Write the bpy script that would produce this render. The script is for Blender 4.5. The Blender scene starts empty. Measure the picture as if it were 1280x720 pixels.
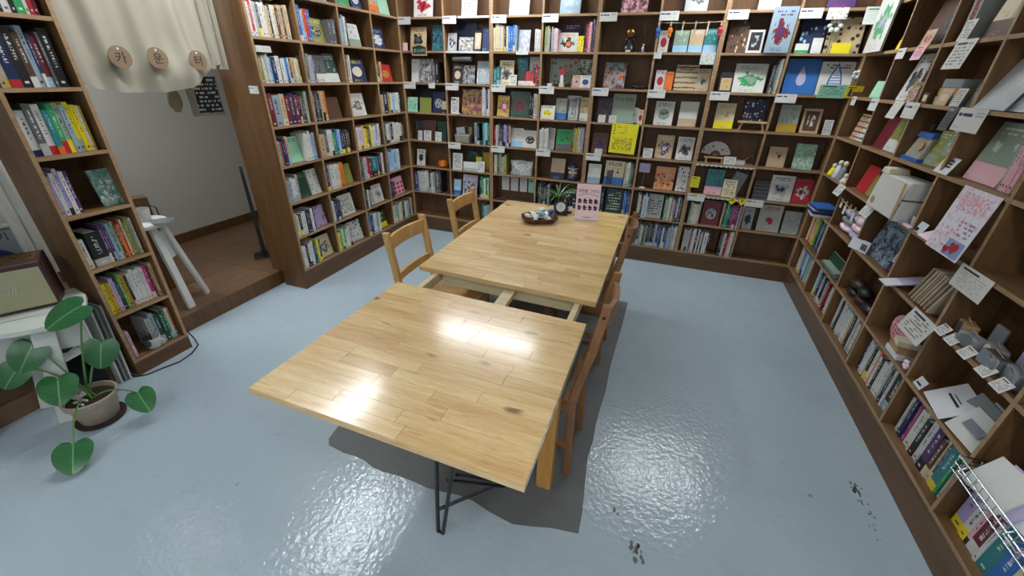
import bpy, math, random, re
from mathutils import Vector, Matrix
C = bpy.context.scene.collection
sc = bpy.context.scene
R_ = random.Random(7)
PI = math.pi

# ------------------------------------------------------------------ camera
cd = bpy.data.cameras.new('camera'); cam = bpy.data.objects.new('camera', cd); C.objects.link(cam)
cd.sensor_width = 36; cd.lens = 36*511.59/1280; cd.clip_start = .02
MR = Vector((.9400, .3408, .0218)); MF = Vector((-.2930, .8372, -.4618)).normalized()
MR = (MR - MF*MR.dot(MF)).normalized(); MU = MR.cross(MF)
cam.matrix_world = Matrix(((MR.x, MU.x, -MF.x, 2.548), (MR.y, MU.y, -MF.y, -4.216), (MR.z, MU.z, -MF.z, 1.719), (0, 0, 0, 1)))
sc.camera = cam
# ------------------------------------------------------------------ world, exposure
wd = bpy.data.worlds.new('world'); sc.world = wd; wd.use_nodes = True
wd.node_tree.nodes['Background'].inputs[0].default_value = (.75, .88, 1, 1)
wd.node_tree.nodes['Background'].inputs[1].default_value = .15
sc.view_settings.view_transform = 'Standard'; sc.view_settings.look = 'None'
sc.view_settings.exposure = 0.42; sc.view_settings.gamma = 1; sc.view_settings.use_curve_mapping = False
LAMP = 30.0            # emission strength of the ceiling panels
CEIL = 2.72
# x, y, length x, length y of each ceiling panel
PANELS = [(.85, -.32, 1.25, .17), (3.05, -.32, 1.1, .17), (.10, -2.12, .17, 1.25),
          (3.1, -4.6, .17, 1.25), (1.2, -5.4, 1.25, .17), (2.6, -6.2, 1.25, .17), (-1.30, -2.8, .25, .9)]

# ------------------------------------------------------------------ helpers
def lin(h):
    h = h.lstrip('#'); r = []
    for i in (0, 2, 4):
        c = int(h[i:i+2], 16)/255
        r.append(c/12.92 if c <= .04045 else ((c+.055)/1.055)**2.4)
    return (*r, 1)
class NT:
    def __init__(s, name):
        s.m = bpy.data.materials.new(name); s.m.use_nodes = True; s.t = s.m.node_tree
        s.b = s.t.nodes['Principled BSDF']
    def n(s, ty, ins=None, **kw):
        nd = s.t.nodes.new('ShaderNode'+ty)
        for k, v in kw.items(): setattr(nd, k, v)
        for k, v in (ins or {}).items():
            if hasattr(v, 'is_output') : s.t.links.new(v, nd.inputs[k])
            else: nd.inputs[k].default_value = v
        return nd
    def math(s, op, a, b=0., c=0.):
        nd = s.n('Math', {0: a, 1: b, 2: c}, operation=op); return nd.outputs[0]
    def mix(s, f, a, b, bt='MIX'):
        nd = s.n('Mix', data_type='RGBA', blend_type=bt)
        for k, v in ((0, f), (6, a), (7, b)):
            if hasattr(v, 'is_output'): s.t.links.new(v, nd.inputs[k])
            else: nd.inputs[k].default_value = v
        return nd.outputs[2]
    def set(s, k, v):
        if hasattr(v, 'is_output'): s.t.links.new(v, s.b.inputs[k])
        else: s.b.inputs[k].default_value = v
    def obj(s): return s.n('TexCoord').outputs['Object']
    def map(s, v, sca=(1,1,1), loc=(0,0,0)):
        return s.n('Mapping', {'Vector': v, 'Scale': sca, 'Location': loc}).outputs[0]
    def noise(s, v, scale=5, det=3, rough=.5):
        nd = s.n('TexNoise', {'Vector': v, 'Scale': scale, 'Detail': det, 'Roughness': rough}); return nd.outputs[0]
    def ramp(s, f, a, b):
        nd = s.n('MapRange', {'Value': f, 'From Min': a, 'From Max': b}); return nd.outputs[0]
    def bump(s, hgt, strength=.2, dist=.01):
        nd = s.n('Bump', {'Height': hgt, 'Strength': strength, 'Distance': dist}); s.t.links.new(nd.outputs[0], s.b.inputs['Normal'])
def simple(name, col, rough=.5, metal=0, spec=None, trans=0, alpha=1, var=.08):
    k = NT(name); c = lin(col) if isinstance(col, str) else col
    nz = k.noise(k.obj(), 9, 3)
    d = tuple(x*(1-2*var) for x in c[:3])+(1,)
    k.set('Base Color', k.mix(nz, d, c)); k.set('Roughness', rough); k.set('Metallic', metal)
    if trans: k.set('Transmission Weight', trans)
    if alpha < 1: k.set('Alpha', alpha)
    return k.m
def wood(name, c1, c2, sca, rough=.45, strong=1., rand=True, knots=0, coat=0, rv=.25):
    k = NT(name); v = k.obj()
    if rand:
        rn = k.n('ObjectInfo').outputs['Random']
        v = k.n('VectorMath', {0: v, 1: k.n('CombineXYZ', {0: k.math('MULTIPLY', rn, 31.), 1: k.math('MULTIPLY', rn, 17.), 2: k.math('MULTIPLY', rn, 7.)}).outputs[0]}, operation='ADD').outputs[0]
    m = k.map(v, sca)
    a = k.noise(m, 1.6, 4, .6); f = k.noise(m, 9, 3, .65)
    t = k.math('ADD', k.math('MULTIPLY', a, .65), k.math('MULTIPLY', f, .45))
    t = k.ramp(t, .32, .78)
    col = k.mix(t, lin(c1), lin(c2))
    if rand:
        col = k.mix(k.math('MULTIPLY', rn, rv), col, k.mix(.45, col, lin(c1), 'MULTIPLY'))
    if knots:
        vo = k.n('TexVoronoi', {'Vector': k.map(v, (3.2, 6.5, 5)), 'Scale': 1.0})
        d = k.math('ADD', vo.outputs['Distance'], k.math('MULTIPLY', k.noise(k.map(v,(6,30,30)), 3, 2), .16))
        col = k.mix(k.math('MULTIPLY', k.ramp(d, .215, .13), knots), col, lin('6a3c18'))
        st = k.noise(k.map(v, (5, 60, 60)), 1.2, 2)
        col = k.mix(k.math('MULTIPLY', k.ramp(st, .66, .74), .55*knots), col, lin('9a6a38'))
    k.set('Base Color', col); k.set('Roughness', rough)
    if coat: k.set('Coat Weight', coat); k.set('Coat Roughness', .15)
    k.bump(t, .08*strong, .004)
    return k.m

class MB:
    """collects shapes into one mesh"""
    def __init__(s): s.v = []; s.f = []; s.m = []
    def add(s, vs, fs, m=0):
        o = len(s.v); s.v += [tuple(p) for p in vs]
        for f in fs: s.f.append([i+o for i in f]); s.m.append(m)
        return s
    def hexa(s, p, m=0):
        return s.add(p, [(0,3,2,1),(4,5,6,7),(0,1,5,4),(1,2,6,5),(2,3,7,6),(3,0,4,7)], m)
    def box(s, x0, x1, y0, y1, z0, z1, m=0):
        return s.hexa([(x0,y0,z0),(x1,y0,z0),(x1,y1,z0),(x0,y1,z0),(x0,y0,z1),(x1,y0,z1),(x1,y1,z1),(x0,y1,z1)], m)
    def bar(s, a, b, w, h, up=(0,0,1), m=0, taper=1.):
        a, b = Vector(a), Vector(b); d = (b-a).normalized(); up = Vector(up)
        r = d.cross(up).normalized(); u = r.cross(d)
        r *= w/2; u *= h/2
        return s.hexa([a-r-u, a+r-u, a+r+u, a-r+u] + [b+(-r-u)*taper, b+(r-u)*taper, b+(r+u)*taper, b+(-r+u)*taper], m)
    def tube(s, pts, r, n=8, m=0, cap=True):
        pts = [Vector(p) for p in pts]; k = len(pts); rr = r if isinstance(r, (list, tuple)) else [r]*k
        d0 = (pts[1]-pts[0]).normalized(); a = d0.orthogonal().normalized(); vs = []
        for i, p in enumerate(pts):
            d = ((pts[min(i+1, k-1)]-pts[max(i-1, 0)])).normalized()
            a = (a-d*a.dot(d)).normalized(); b = d.cross(a)
            for j in range(n):
                t = 2*PI*j/n; vs.append(p+(a*math.cos(t)+b*math.sin(t))*rr[i])
        fs = [(i*n+j, i*n+(j+1) % n, (i+1)*n+(j+1) % n, (i+1)*n+j) for i in range(k-1) for j in range(n)]
        if cap: fs += [tuple(range(n))[::-1], tuple((k-1)*n+j for j in range(n))]
        return s.add(vs, fs, m)
    def lathe(s, prof, n=20, c=(0,0,0), m=0, sx=1, sy=1, lobes=0, la=0):
        vs = []; k = len(prof)
        for r, z in prof:
            for j in range(n):
                t = 2*PI*j/n; q = r*(1+la*math.cos(lobes*t)) if lobes else r
                vs.append((c[0]+q*sx*math.cos(t), c[1]+q*sy*math.sin(t), c[2]+z))
        fs = [(i*n+j, i*n+(j+1) % n, (i+1)*n+(j+1) % n, (i+1)*n+j) for i in range(k-1) for j in range(n)]
        fs += [tuple(range(n))[::-1], tuple((k-1)*n+j for j in range(n))]
        return s.add(vs, fs, m)
    def ball(s, c, rx, ry=None, rz=None, n=14, m=0, jit=0, rnd=R_):
        ry = ry or rx; rz = rz or rx; k = 9; vs = []
        for i in range(k):
            a = PI*(i+.02)/(k-.96)-PI/2
            for j in range(n):
                t = 2*PI*j/n; q = 1+jit*rnd.uniform(-1, 1)
                vs.append((c[0]+rx*q*math.cos(a)*math.cos(t), c[1]+ry*q*math.cos(a)*math.sin(t), c[2]+rz*q*math.sin(a)))
        fs = [(i*n+j, i*n+(j+1) % n, (i+1)*n+(j+1) % n, (i+1)*n+j) for i in range(k-1) for j in range(n)]
        fs += [tuple(range(n))[::-1], tuple((k-1)*n+j for j in range(n))]
        return s.add(vs, fs, m)
    def prism(s, poly, z0, z1, m=0):
        n = len(poly); vs = [(x, y, z0) for x, y in poly]+[(x, y, z1) for x, y in poly]
        return s.add(vs, [tuple(range(n))[::-1], tuple(range(n, 2*n))]+[(i, (i+1) % n, (i+1) % n+n, i+n) for i in range(n)], m)
    def sheet(s, f, nu, nv, m=0, thick=0, nrm=(0,0,1)):
        vs = [Vector(f(i/nu, j/nv)) for j in range(nv+1) for i in range(nu+1)]
        fs = [(j*(nu+1)+i, j*(nu+1)+i+1, (j+1)*(nu+1)+i+1, (j+1)*(nu+1)+i) for j in range(nv) for i in range(nu)]
        if not thick: return s.add(vs, fs, m)
        nrm = Vector(nrm)*thick; o = len(vs); v2 = [v-nrm for v in vs]
        f2 = [tuple(o+i for i in q[::-1]) for q in fs]
        ring = [i for i in range(nu)]+[j*(nu+1)+nu for j in range(nv)]+[nv*(nu+1)+i for i in range(nu, 0, -1)]+[j*(nu+1) for j in range(nv, 0, -1)]
        f3 = [(ring[(i+1) % len(ring)], ring[i], ring[i]+o, ring[(i+1) % len(ring)]+o) for i in range(len(ring))]
        return s.add(vs+v2, fs+f2+f3, m)
    def mesh(s, name, mats):
        me = bpy.data.meshes.new(name); me.from_pydata(s.v, [], s.f)
        for m in (mats if isinstance(mats, (list, tuple)) else [mats]): me.materials.append(m)
        me.polygons.foreach_set('material_index', s.m); me.update(); return me
    def build(s, name, mats, parent=None, smooth=False, bevel=0, loc=None, rot=None):
        me = s.mesh(name, mats)
        if smooth:
            me.polygons.foreach_set('use_smooth', [True]*len(me.polygons))
            try: me.set_sharp_from_angle(angle=math.radians(42))
            except Exception: pass
        o = bpy.data.objects.new(name, me); C.objects.link(o)
        if parent: o.parent = parent
        if loc: o.location = loc
        if rot: o.rotation_euler = rot
        if bevel:
            b = o.modifiers.new('bevel', 'BEVEL'); b.width = bevel; b.segments = 2; b.limit_method = 'ANGLE'
        return o
LABELS = {}
def tag(o, label, cat, group=None):
    o['label'] = label; o['category'] = cat
    if group: o['group'] = group
    LABELS[label] = LABELS.get(label, 0)+1
    return o
def thing(name, label, cat, loc=(0,0,0), rz=0, group=None):
    o = bpy.data.objects.new(name, None); C.objects.link(o); o.empty_display_size = .05
    o.location = loc; o.rotation_euler = (0, 0, rz); return tag(o, label, cat, group)
def struct(o): o['kind'] = 'structure'; return o
def text(s, size, mat, parent, loc, rot=(0,0,0), ext=.0004, shear=0, align='CENTER'):
    cu = bpy.data.curves.new('lettering', 'FONT'); cu.body = s; cu.size = size; cu.extrude = ext; cu.shear = shear
    cu.align_x = align; cu.align_y = 'CENTER'; cu.resolution_u = 3; cu.materials.append(mat)
    o = bpy.data.objects.new('lettering', cu); C.objects.link(o); o.parent = parent; o.location = loc; o.rotation_euler = rot
    bpy.context.view_layer.update()
    me = bpy.data.meshes.new_from_object(o.evaluated_get(bpy.context.evaluated_depsgraph_get())); bpy.data.objects.remove(o)
    m = bpy.data.objects.new('lettering', me); C.objects.link(m); m.parent = parent; m.location = loc; m.rotation_euler = rot
    return m

# ------------------------------------------------------------------ materials
M = {}
M['wood_up'] = wood('stained_wood_upright', '553a22', '8a6844', (14, 14, 1.2), .42, rv=.5)
M['wood_flat'] = wood('stained_wood_board', '5c4026', '92704a', (1.2, 14, 14), .42, rv=.5)
M['edge'] = wood('board_front_edge', '84664a', 'b89873', (2, 30, 30), .5)
M['back'] = wood('shelf_back_panel', '503722', '785434', (6, 6, 1.0), .55)
M['plinth'] = wood('dark_plinth_wood', '4a3320', '70502f', (1.2, 14, 14), .4)
M['frame_wood'] = wood('door_case_wood', '4a3019', '75532f', (12, 12, .9), .4)
M['top'] = wood('table_stave_wood', 'cba468', 'f0d8a6', (2.2, 26, 26), .26, .5, knots=.8, coat=.75, rv=.9)
M['rail'] = wood('pale_rail_wood', 'b5a27a', 'd8c9a2', (3, 22, 22), .5)
M['pine'] = wood('chair_pine', 'b4854a', 'dab276', (16, 16, 2.2), .42)
M['redwood'] = wood('chair_brown_wood', '6c4830', '98693f', (16, 16, 2.2), .42)
M['leg_wood'] = wood('table_leg_wood', 'a87636', 'cf9c54', (16, 16, 2), .45)
M['platform'] = wood('platform_tile_wood', '5a4230', '7f6248', (10, 1.5, 6), .4, rv=.5)
M['white'] = simple('white_paint', 'd0d2ce', .45)
M['whitewood'] = simple('white_painted_wood', 'cdd0cb', .5)
M['paper'] = simple('white_paper', 'd4d7dd', .7, var=.02)
M['pages'] = simple('page_edges', 'd9d2c2', .8, var=.1)
M['black'] = simple('black_metal', '141416', .4)
M['ink'] = simple('dark_ink', '1c1f2a', .7)
M['greyink'] = simple('grey_ink', '7c828c', .7)
M['wallgrey'] = simple('grey_plaster', 'c6c3bc', .8, var=.04)
M['wallwhite'] = simple('white_plaster', 'd6d6d2', .8, var=.04)
M['green'] = simple('leaf_green', '2f6f3a', .35, var=.2)
M['stem'] = simple('stem_green', '56803f', .5)
M['pot'] = simple('clay_pot', 'a8998a', .8, var=.15)
M['soil'] = simple('potting_soil', '3a2a20', .95, var=.4)
M['stone'] = simple('pale_pebble', 'b9b7b0', .7, var=.2)
M['steel'] = simple('bright_wire', 'c8ccd0', .25, 1)
M['silver'] = simple('brushed_metal', 'b8bcc0', .35, .9)
M['bronze'] = simple('aged_bronze', '8a6a3a', .35, .9)
M['pumpkin'] = simple('orange_glaze', 'd8741c', .3)
M['greenpad'] = simple('green_seat_cloth', '4c6a58', .85)
M['leather'] = simple('brown_vinyl', '3a211c', .45)
M['wicker'] = simple('brown_wicker', '6a4024', .6, var=.3)
M['yellow'] = simple('yellow_paper', 'e8de22', .7, var=.03)
M['pink'] = simple('pink_paper', 'fcdeea', .6, var=.02)
M['red'] = simple('red_paint', 'b02a2c', .5)
M['blue'] = simple('blue_paint', '2a62b0', .5)
M['navy'] = simple('navy_paint', '22306a', .5)
M['teal'] = simple('teal_card', '8fc8c4', .6)
M['cream'] = simple('cream_card', 'e0d6ba', .7)
M['kraft'] = simple('kraft_card', 'b08d64', .8)
M['greybox'] = simple('grey_soap', '8a8f94', .8)
M['tan'] = simple('wood_tag', '8a7258', .7)
M['lightwood'] = simple('light_wood', 'cda97c', .55, var=.15)
M['dark'] = simple('dark_board', '22332c', .6)
M['cloth'] = simple('unbleached_cotton', '9c9686', .9, var=.05)
M['fur'] = simple('beige_wool', 'a8977c', .95, var=.3)
M['glass'] = simple('screen_glass', '0c0e12', .08)
M['lav'] = simple('lavender_card', 'b8b2d2', .7)
M['canvas'] = simple('canvas_cloth', 'b8a58a', .9, var=.15)
def plastic():
    k = NT('clear_plastic_wrap'); k.set('Base Color', (.9,.92,.94,1)); k.set('Roughness', .12); k.set('Alpha', .38)
    k.bump(k.noise(k.obj(), 40, 3), .5, .01); return k.m
M['plastic'] = plastic()
def emit():
    k = NT('lamp_diffuser'); k.set('Base Color', (1,1,1,1)); k.set('Emission Color', (.93,.97,1,1)); k.set('Emission Strength', LAMP); return k.m
M['lamp'] = emit()
def floor_mat():
    k = NT('blue_grey_floor_paint'); v = k.obj()
    big = k.noise(v, .9, 4, .55); mid = k.noise(v, 6, 4, .6)
    c = k.mix(big, lin('93a4ae'), lin('acbac2'))
    c = k.mix(k.math('MULTIPLY', k.ramp(mid, .55, .8), .25), c, lin('8a9188'))
    sp = k.n('TexVoronoi', {'Vector': v, 'Scale': 5.5}).outputs['Distance']
    sp2 = k.math('ADD', sp, k.math('MULTIPLY', k.noise(v, 26, 3, .6), .12))
    pick = k.ramp(k.noise(v, 1.7, 2), .5, .6)
    c = k.mix(k.math('MULTIPLY', k.math('MULTIPLY', k.ramp(sp2, .115, .09), pick), .8), c, lin('4a4a46'))
    sc_ = k.noise(k.map(v, (3, 11, 3)), 2.2, 5, .7)
    c = k.mix(k.math('MULTIPLY', k.ramp(sc_, .64, .74), .4), c, lin('6f7a80'))
    k.set('Base Color', c); k.set('Roughness', k.n('MapRange', {'Value': mid, 'To Min': .11, 'To Max': .2}).outputs[0])
    h = k.math('ADD', k.noise(v, 42, 2, .5), k.math('MULTIPLY', k.noise(v, 7, 2), .9))
    k.bump(h, .22, .012); return k.m
M['floor'] = floor_mat()
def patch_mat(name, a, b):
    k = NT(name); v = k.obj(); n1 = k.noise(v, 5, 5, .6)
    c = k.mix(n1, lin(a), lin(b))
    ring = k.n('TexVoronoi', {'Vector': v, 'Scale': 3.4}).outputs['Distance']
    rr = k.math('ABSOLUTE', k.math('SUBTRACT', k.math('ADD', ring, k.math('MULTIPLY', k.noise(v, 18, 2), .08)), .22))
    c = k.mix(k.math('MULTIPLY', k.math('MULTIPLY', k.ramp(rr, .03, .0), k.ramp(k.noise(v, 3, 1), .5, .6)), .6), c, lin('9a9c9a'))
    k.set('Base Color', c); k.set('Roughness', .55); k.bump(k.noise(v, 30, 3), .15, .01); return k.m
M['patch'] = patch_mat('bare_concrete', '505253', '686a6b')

# ---- printed matter: every copy carries its own colours (object properties ca, cb, cc)
PAL = dict(w='cfcec9', c='d2c5a4', g='a9abaa', G='58595c', k='1d1d20', r='b32830', R='6c1c28', b='2b68ae', B='1f2a50', l='93bcd6',
           t='277a80', n='2f9858', N='1d4636', y='e4d022', o='dd702c', p='e2b0bc', P='4c2e62', m='a82c6c', e='bda582', E='573a28',
           v='aa9cc8', a='98d4b2', u='b8962e', i='86883e', z='8c9c8c', h='8a9fac', K='111111')
CNAME = dict(w='white', c='cream', g='light grey', G='dark grey', k='black', r='red', R='maroon', b='blue', B='navy', l='pale blue',
             t='teal', n='green', N='dark green', y='yellow', o='orange', p='pink', P='purple', m='magenta', e='beige', E='brown',
             v='lavender', a='mint', u='mustard', i='olive', z='sage', h='slate blue')
def attr(k, nm): return k.n('Attribute', attribute_name=nm, attribute_type='OBJECT')
def dash_lines(k, u, v, rows, fine, thr=.5):
    """rows of broken strokes, like small print: 0/1"""
    rn = k.n('ObjectInfo').outputs['Random']
    row = k.math('FLOOR', k.math('MULTIPLY', v, rows)); fr = k.math('FRACT', k.math('MULTIPLY', v, rows))
    band = k.math('MULTIPLY', k.math('GREATER_THAN', fr, .3), k.math('LESS_THAN', fr, .78))
    vec = k.n('CombineXYZ', {0: k.math('MULTIPLY', u, fine), 1: k.math('MULTIPLY', row, 3.7), 2: k.math('MULTIPLY', rn, 40.)}).outputs[0]
    nz = k.noise(vec, 1., 1, .5)
    return k.math('MULTIPLY', band, k.math('GREATER_THAN', nz, thr))
def inside(k, u, a, b): return k.math('MULTIPLY', k.math('GREATER_THAN', u, a), k.math('LESS_THAN', u, b))
def print_mat(pt):
    k = NT('printed_'+pt); k.set('Roughness', .45)
    A = attr(k, 'ca').outputs['Color']; B = attr(k, 'cb').outputs['Color']; D = attr(k, 'cc').outputs['Color']
    sp = k.n('SeparateXYZ', {0: k.obj()}); u, w = sp.outputs[0], sp.outputs[2]
    rn = k.n('ObjectInfo').outputs['Random']
    seed = k.n('CombineXYZ', {0: k.math('MULTIPLY', rn, 50.), 1: k.math('MULTIPLY', rn, 21.)}).outputs[0]
    uv = k.n('CombineXYZ', {0: u, 1: w}).outputs[0]
    suv = k.n('VectorMath', {0: uv, 1: seed}, operation='ADD').outputs[0]
    title = k.math('MULTIPLY', k.math('MULTIPLY', inside(k, w, .78, .92), inside(k, u, .14, .86)), dash_lines(k, u, w, 14., 16., .47))
    foot = k.math('MULTIPLY', k.math('MULTIPLY', inside(k, w, .04, .12), inside(k, u, .2, .7)), dash_lines(k, u, w, 30., 26., .5))
    ink = k.math('MAXIMUM', title, foot)
    cen = k.n('VectorMath', {0: uv, 1: (.5, .45, 0)}, operation='SUBTRACT').outputs[0]
    r = k.n('VectorMath', {0: k.n('VectorMath', {0: cen, 1: (1, 1.35, 0)}, operation='MULTIPLY').outputs[0]}, operation='LENGTH').outputs['Value']
    nz = k.noise(suv, 5, 4, .6)
    if pt == 'plain': c = k.mix(ink, A, B)
    elif pt == 'band':
        c = k.mix(k.math('LESS_THAN', w, .32), A, B)
        c = k.mix(k.math('MAXIMUM', ink, k.math('MULTIPLY', k.math('MULTIPLY', inside(k, w, .36, .7), inside(k, u, .2, .8)), k.math('GREATER_THAN', nz, .58))), c, D)
    elif pt == 'circle':
        c = k.mix(k.math('LESS_THAN', k.math('ADD', r, k.math('MULTIPLY', nz, .06)), .33), A, B)
        c = k.mix(k.math('MULTIPLY', k.math('LESS_THAN', r, .24), k.math('GREATER_THAN', k.noise(suv, 9, 2), .53)), c, D)
        c = k.mix(ink, c, D)
    elif pt == 'photo':
        c = k.mix(k.ramp(nz, .38, .6), A, B)
        c = k.mix(k.math('MULTIPLY', k.ramp(k.noise(suv, 7, 4), .54, .6), inside(k, w, .1, .7)), c, D)
        c = k.mix(title, c, A)
    elif pt == 'text':
        c = k.mix(k.math('MULTIPLY', k.math('MULTIPLY', inside(k, u, .12, .88), inside(k, w, .1, .9)), k.math('MULTIPLY', dash_lines(k, u, w, 9., 9., .47), .8)), A, D)
        c = k.mix(k.math('MULTIPLY', k.math('GREATER_THAN', w, .8), k.math('MULTIPLY', inside(k, u, .1, .6), inside(k, w, .82, .9))), c, B)
    elif pt == 'grid':
        a = k.math('FRACT', k.math('MULTIPLY', u, 3.)); b = k.math('FRACT', k.math('MULTIPLY', w, 4.))
        g = k.math('MULTIPLY', k.math('MULTIPLY', inside(k, a, .2, .85), inside(k, b, .2, .85)), inside(k, w, .05, .8))
        c = k.mix(g, A, B)
    elif pt == 'frame':
        e = k.math('MULTIPLY', inside(k, u, .13, .87), inside(k, w, .1, .9))
        c = k.mix(e, A, B)
        c = k.mix(k.math('MULTIPLY', k.math('MULTIPLY', inside(k, u, .3, .7), inside(k, w, .25, .75)), k.math('GREATER_THAN', nz, .53)), c, D)
    elif pt == 'motif':
        bl = k.math('SUBTRACT', k.math('ADD', nz, .18), r)
        c = k.mix(k.math('GREATER_THAN', bl, .38), A, B)
        c = k.mix(k.math('GREATER_THAN', bl, .54), c, D)
        c = k.mix(ink, c, D)
    elif pt == 'dots':
        vo = k.n('TexVoronoi', {'Vector': suv, 'Scale': 6., 'Randomness': .55}).outputs
        c = k.mix(k.math('LESS_THAN', vo['Distance'], .34), A, k.mix(k.math('GREATER_THAN', k.n('SeparateXYZ', {0: vo['Color']}).outputs[0], .5), B, D))
    elif pt == 'heading':
        hd = k.math('MULTIPLY', k.math('MULTIPLY', inside(k, u, .05, .55), inside(k, w, .62, .86)), dash_lines(k, u, w, 3.6, 22., .36))
        sm = k.math('MULTIPLY', k.math('MULTIPLY', inside(k, u, .66, .94), inside(k, w, .62, .84)), dash_lines(k, u, w, 8., 26., .45))
        bt = k.math('MULTIPLY', k.math('MULTIPLY', inside(k, u, .05, .3), inside(k, w, .1, .2)), dash_lines(k, u, w, 10., 30., .45))
        c = k.mix(hd, A, B); c = k.mix(k.math('MAXIMUM', sm, bt), c, D)
    elif pt == 'stripes':
        t = k.math('FRACT', k.math('ADD', k.math('MULTIPLY', w, 5.), k.math('MULTIPLY', nz, .6)))
        c = k.mix(k.math('GREATER_THAN', t, .72), A, B)
        c = k.mix(title, c, D)
    k.set('Base Color', c); return k.m
PT = dict(p='plain', b='band', c='circle', x='photo', t='text', g='grid', r='frame', m='motif', d='dots', s='stripes', q='heading')
PTM = {k: print_mat(v) for k, v in PT.items()}
def spine_mat():
    k = NT('printed_spine'); k.set('Roughness', .45)
    A = attr(k, 'ca').outputs['Color']; B = attr(k, 'cb').outputs['Color']; D = attr(k, 'cc').outputs['Color']
    bd = attr(k, 'bd').outputs['Fac']
    sp = k.n('SeparateXYZ', {0: k.obj()}); u, w = sp.outputs[0], sp.outputs[2]
    rn = k.n('ObjectInfo').outputs['Random']
    vec = k.n('CombineXYZ', {0: k.math('MULTIPLY', u, 2.2), 1: k.math('MULTIPLY', w, 38.), 2: k.math('MULTIPLY', rn, 60.)}).outputs[0]
    g = k.math('GREATER_THAN', k.noise(vec, 1., 1), .52)
    lo = k.math('ADD', .3, k.math('MULTIPLY', rn, .2))
    t = k.math('MULTIPLY', k.math('MULTIPLY', inside(k, u, .36, .66), inside(k, w, lo, .88)), g)
    t2 = k.math('MULTIPLY', inside(k, u, .3, .7), inside(k, w, .07, .11))
    c = k.mix(k.math('LESS_THAN', w, bd), A, B)
    c = k.mix(k.math('MAXIMUM', t, t2), c, D)
    k.set('Base Color', c); return k.m
M['spine'] = spine_mat()
def book_mesh(name, mat, face):
    """a unit book: cover shell 0 and recessed page block 1; face=True shows its front cover at y=0"""
    b = MB(); e = .12 if not face else .1
    if not face:   # spine at y=0, boards at x=0 and x=1
        b.add([(0,0,0),(1,0,0),(1,1,0),(0,1,0),(0,0,1),(1,0,1),(1,1,1),(0,1,1)], [(0,1,5,4),(1,2,6,5),(3,0,4,7),(0,3,2,1)], 0)
        x0, x1, y0 = e, 1-e, .03
    else:          # front board y=0, back board y=1, spine x=0
        b.add([(0,0,0),(1,0,0),(1,1,0),(0,1,0),(0,0,1),(1,0,1),(1,1,1),(0,1,1)], [(0,1,5,4),(2,3,7,6),(3,0,4,7),(0,3,2,1)], 0)
    if not face:
        b.add([(0,0,1),(x0,0,1),(x0,1,1),(0,1,1)], [(0,1,2,3)], 0); b.add([(x1,0,1),(1,0,1),(1,1,1),(x1,1,1)], [(0,1,2,3)], 0)
        b.add([(x0,0,.99),(x1,0,.99),(x1,.985,.99),(x0,.985,.99)], [(0,1,2,3)], 1)
        b.add([(x0,.985,0),(x0,.985,.99),(x1,.985,.99),(x1,.985,0)], [(0,1,2,3)], 1)
    else:
        b.add([(0,0,1),(1,0,1),(1,e,1),(0,e,1)], [(0,1,2,3)], 0); b.add([(0,1-e,1),(1,1-e,1),(1,1,1),(0,1,1)], [(0,1,2,3)], 0)
        b.add([(1,0,0),(1,e,0),(1,e,1),(1,0,1)], [(0,1,2,3)], 0); b.add([(1,1-e,0),(1,1,0),(1,1,1),(1,1-e,1)], [(0,1,2,3)], 0)
        b.add([(0,e,.99),(.985,e,.99),(.985,1-e,.99),(0,1-e,.99)], [(0,1,2,3)], 1)
        b.add([(.985,e,0),(.985,1-e,0),(.985,1-e,.99),(.985,e,.99)], [(0,1,2,3)], 1)
    return b.mesh(name, [mat, M['pages']])
SPINE = book_mesh('spine_book', M['spine'], False)
FACE = {k: book_mesh('face_book', m, True) for k, m in PTM.items()}
CARD = {}
for k_, m_ in PTM.items():
    CARD[k_] = MB().box(0, 1, 0, 1, 0, 1).mesh('card', [m_])
def colours(o, a, b, c):
    for k_, v_ in (('ca', a), ('cb', b), ('cc', c)): o[k_] = list(lin(PAL[v_])[:3])

# ================================================================== the room
CHIPS = [(2.724, -3.098, .034, 12), (3.688, -2.425, .030, 12), (3.694, -2.50, .018, 6), (3.70, -2.56, .016, 5), (3.69, -2.62, .014, 4), (3.685, -2.69, .012, 4), (2.62, -2.95, .025, 3), (-.026, -1.95, .012, 2), (2.60, -1.02, .014, 3), (2.56, -1.25, .012, 2), (.95, -3.45, .010, 3), (.62, -3.15, .008, 2)]
X0, XR, YB = -.211, 3.8335, 0.0         # bookcase fronts: doorway side, opposite side, far wall
DL, DB, DR, DA = .20, .16, .20, .28     # depths of the bookcases
Z7, RH = .168, .29                      # lowest board, row pitch
S = lambda j: Z7+(7-j)*RH
U = [X0+i*.50534 for i in range(9)]
YL = [1.779, 1.348, .888, .450, .009]
YRR = [.009, .538, 1.0545, 1.5725, 2.0904, 2.6103, 3.1287, 3.647]
AY0, AY1, AX = -3.10, -2.77, -.29
AZ = [1.907, 1.607, 1.304, 1.005, .705, .410, .100]
T = .018
floor = MB().box(-.52, 4.4, -7.2, .4, -.06, 0).build('floor', M['floor']); struct(floor)
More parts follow.
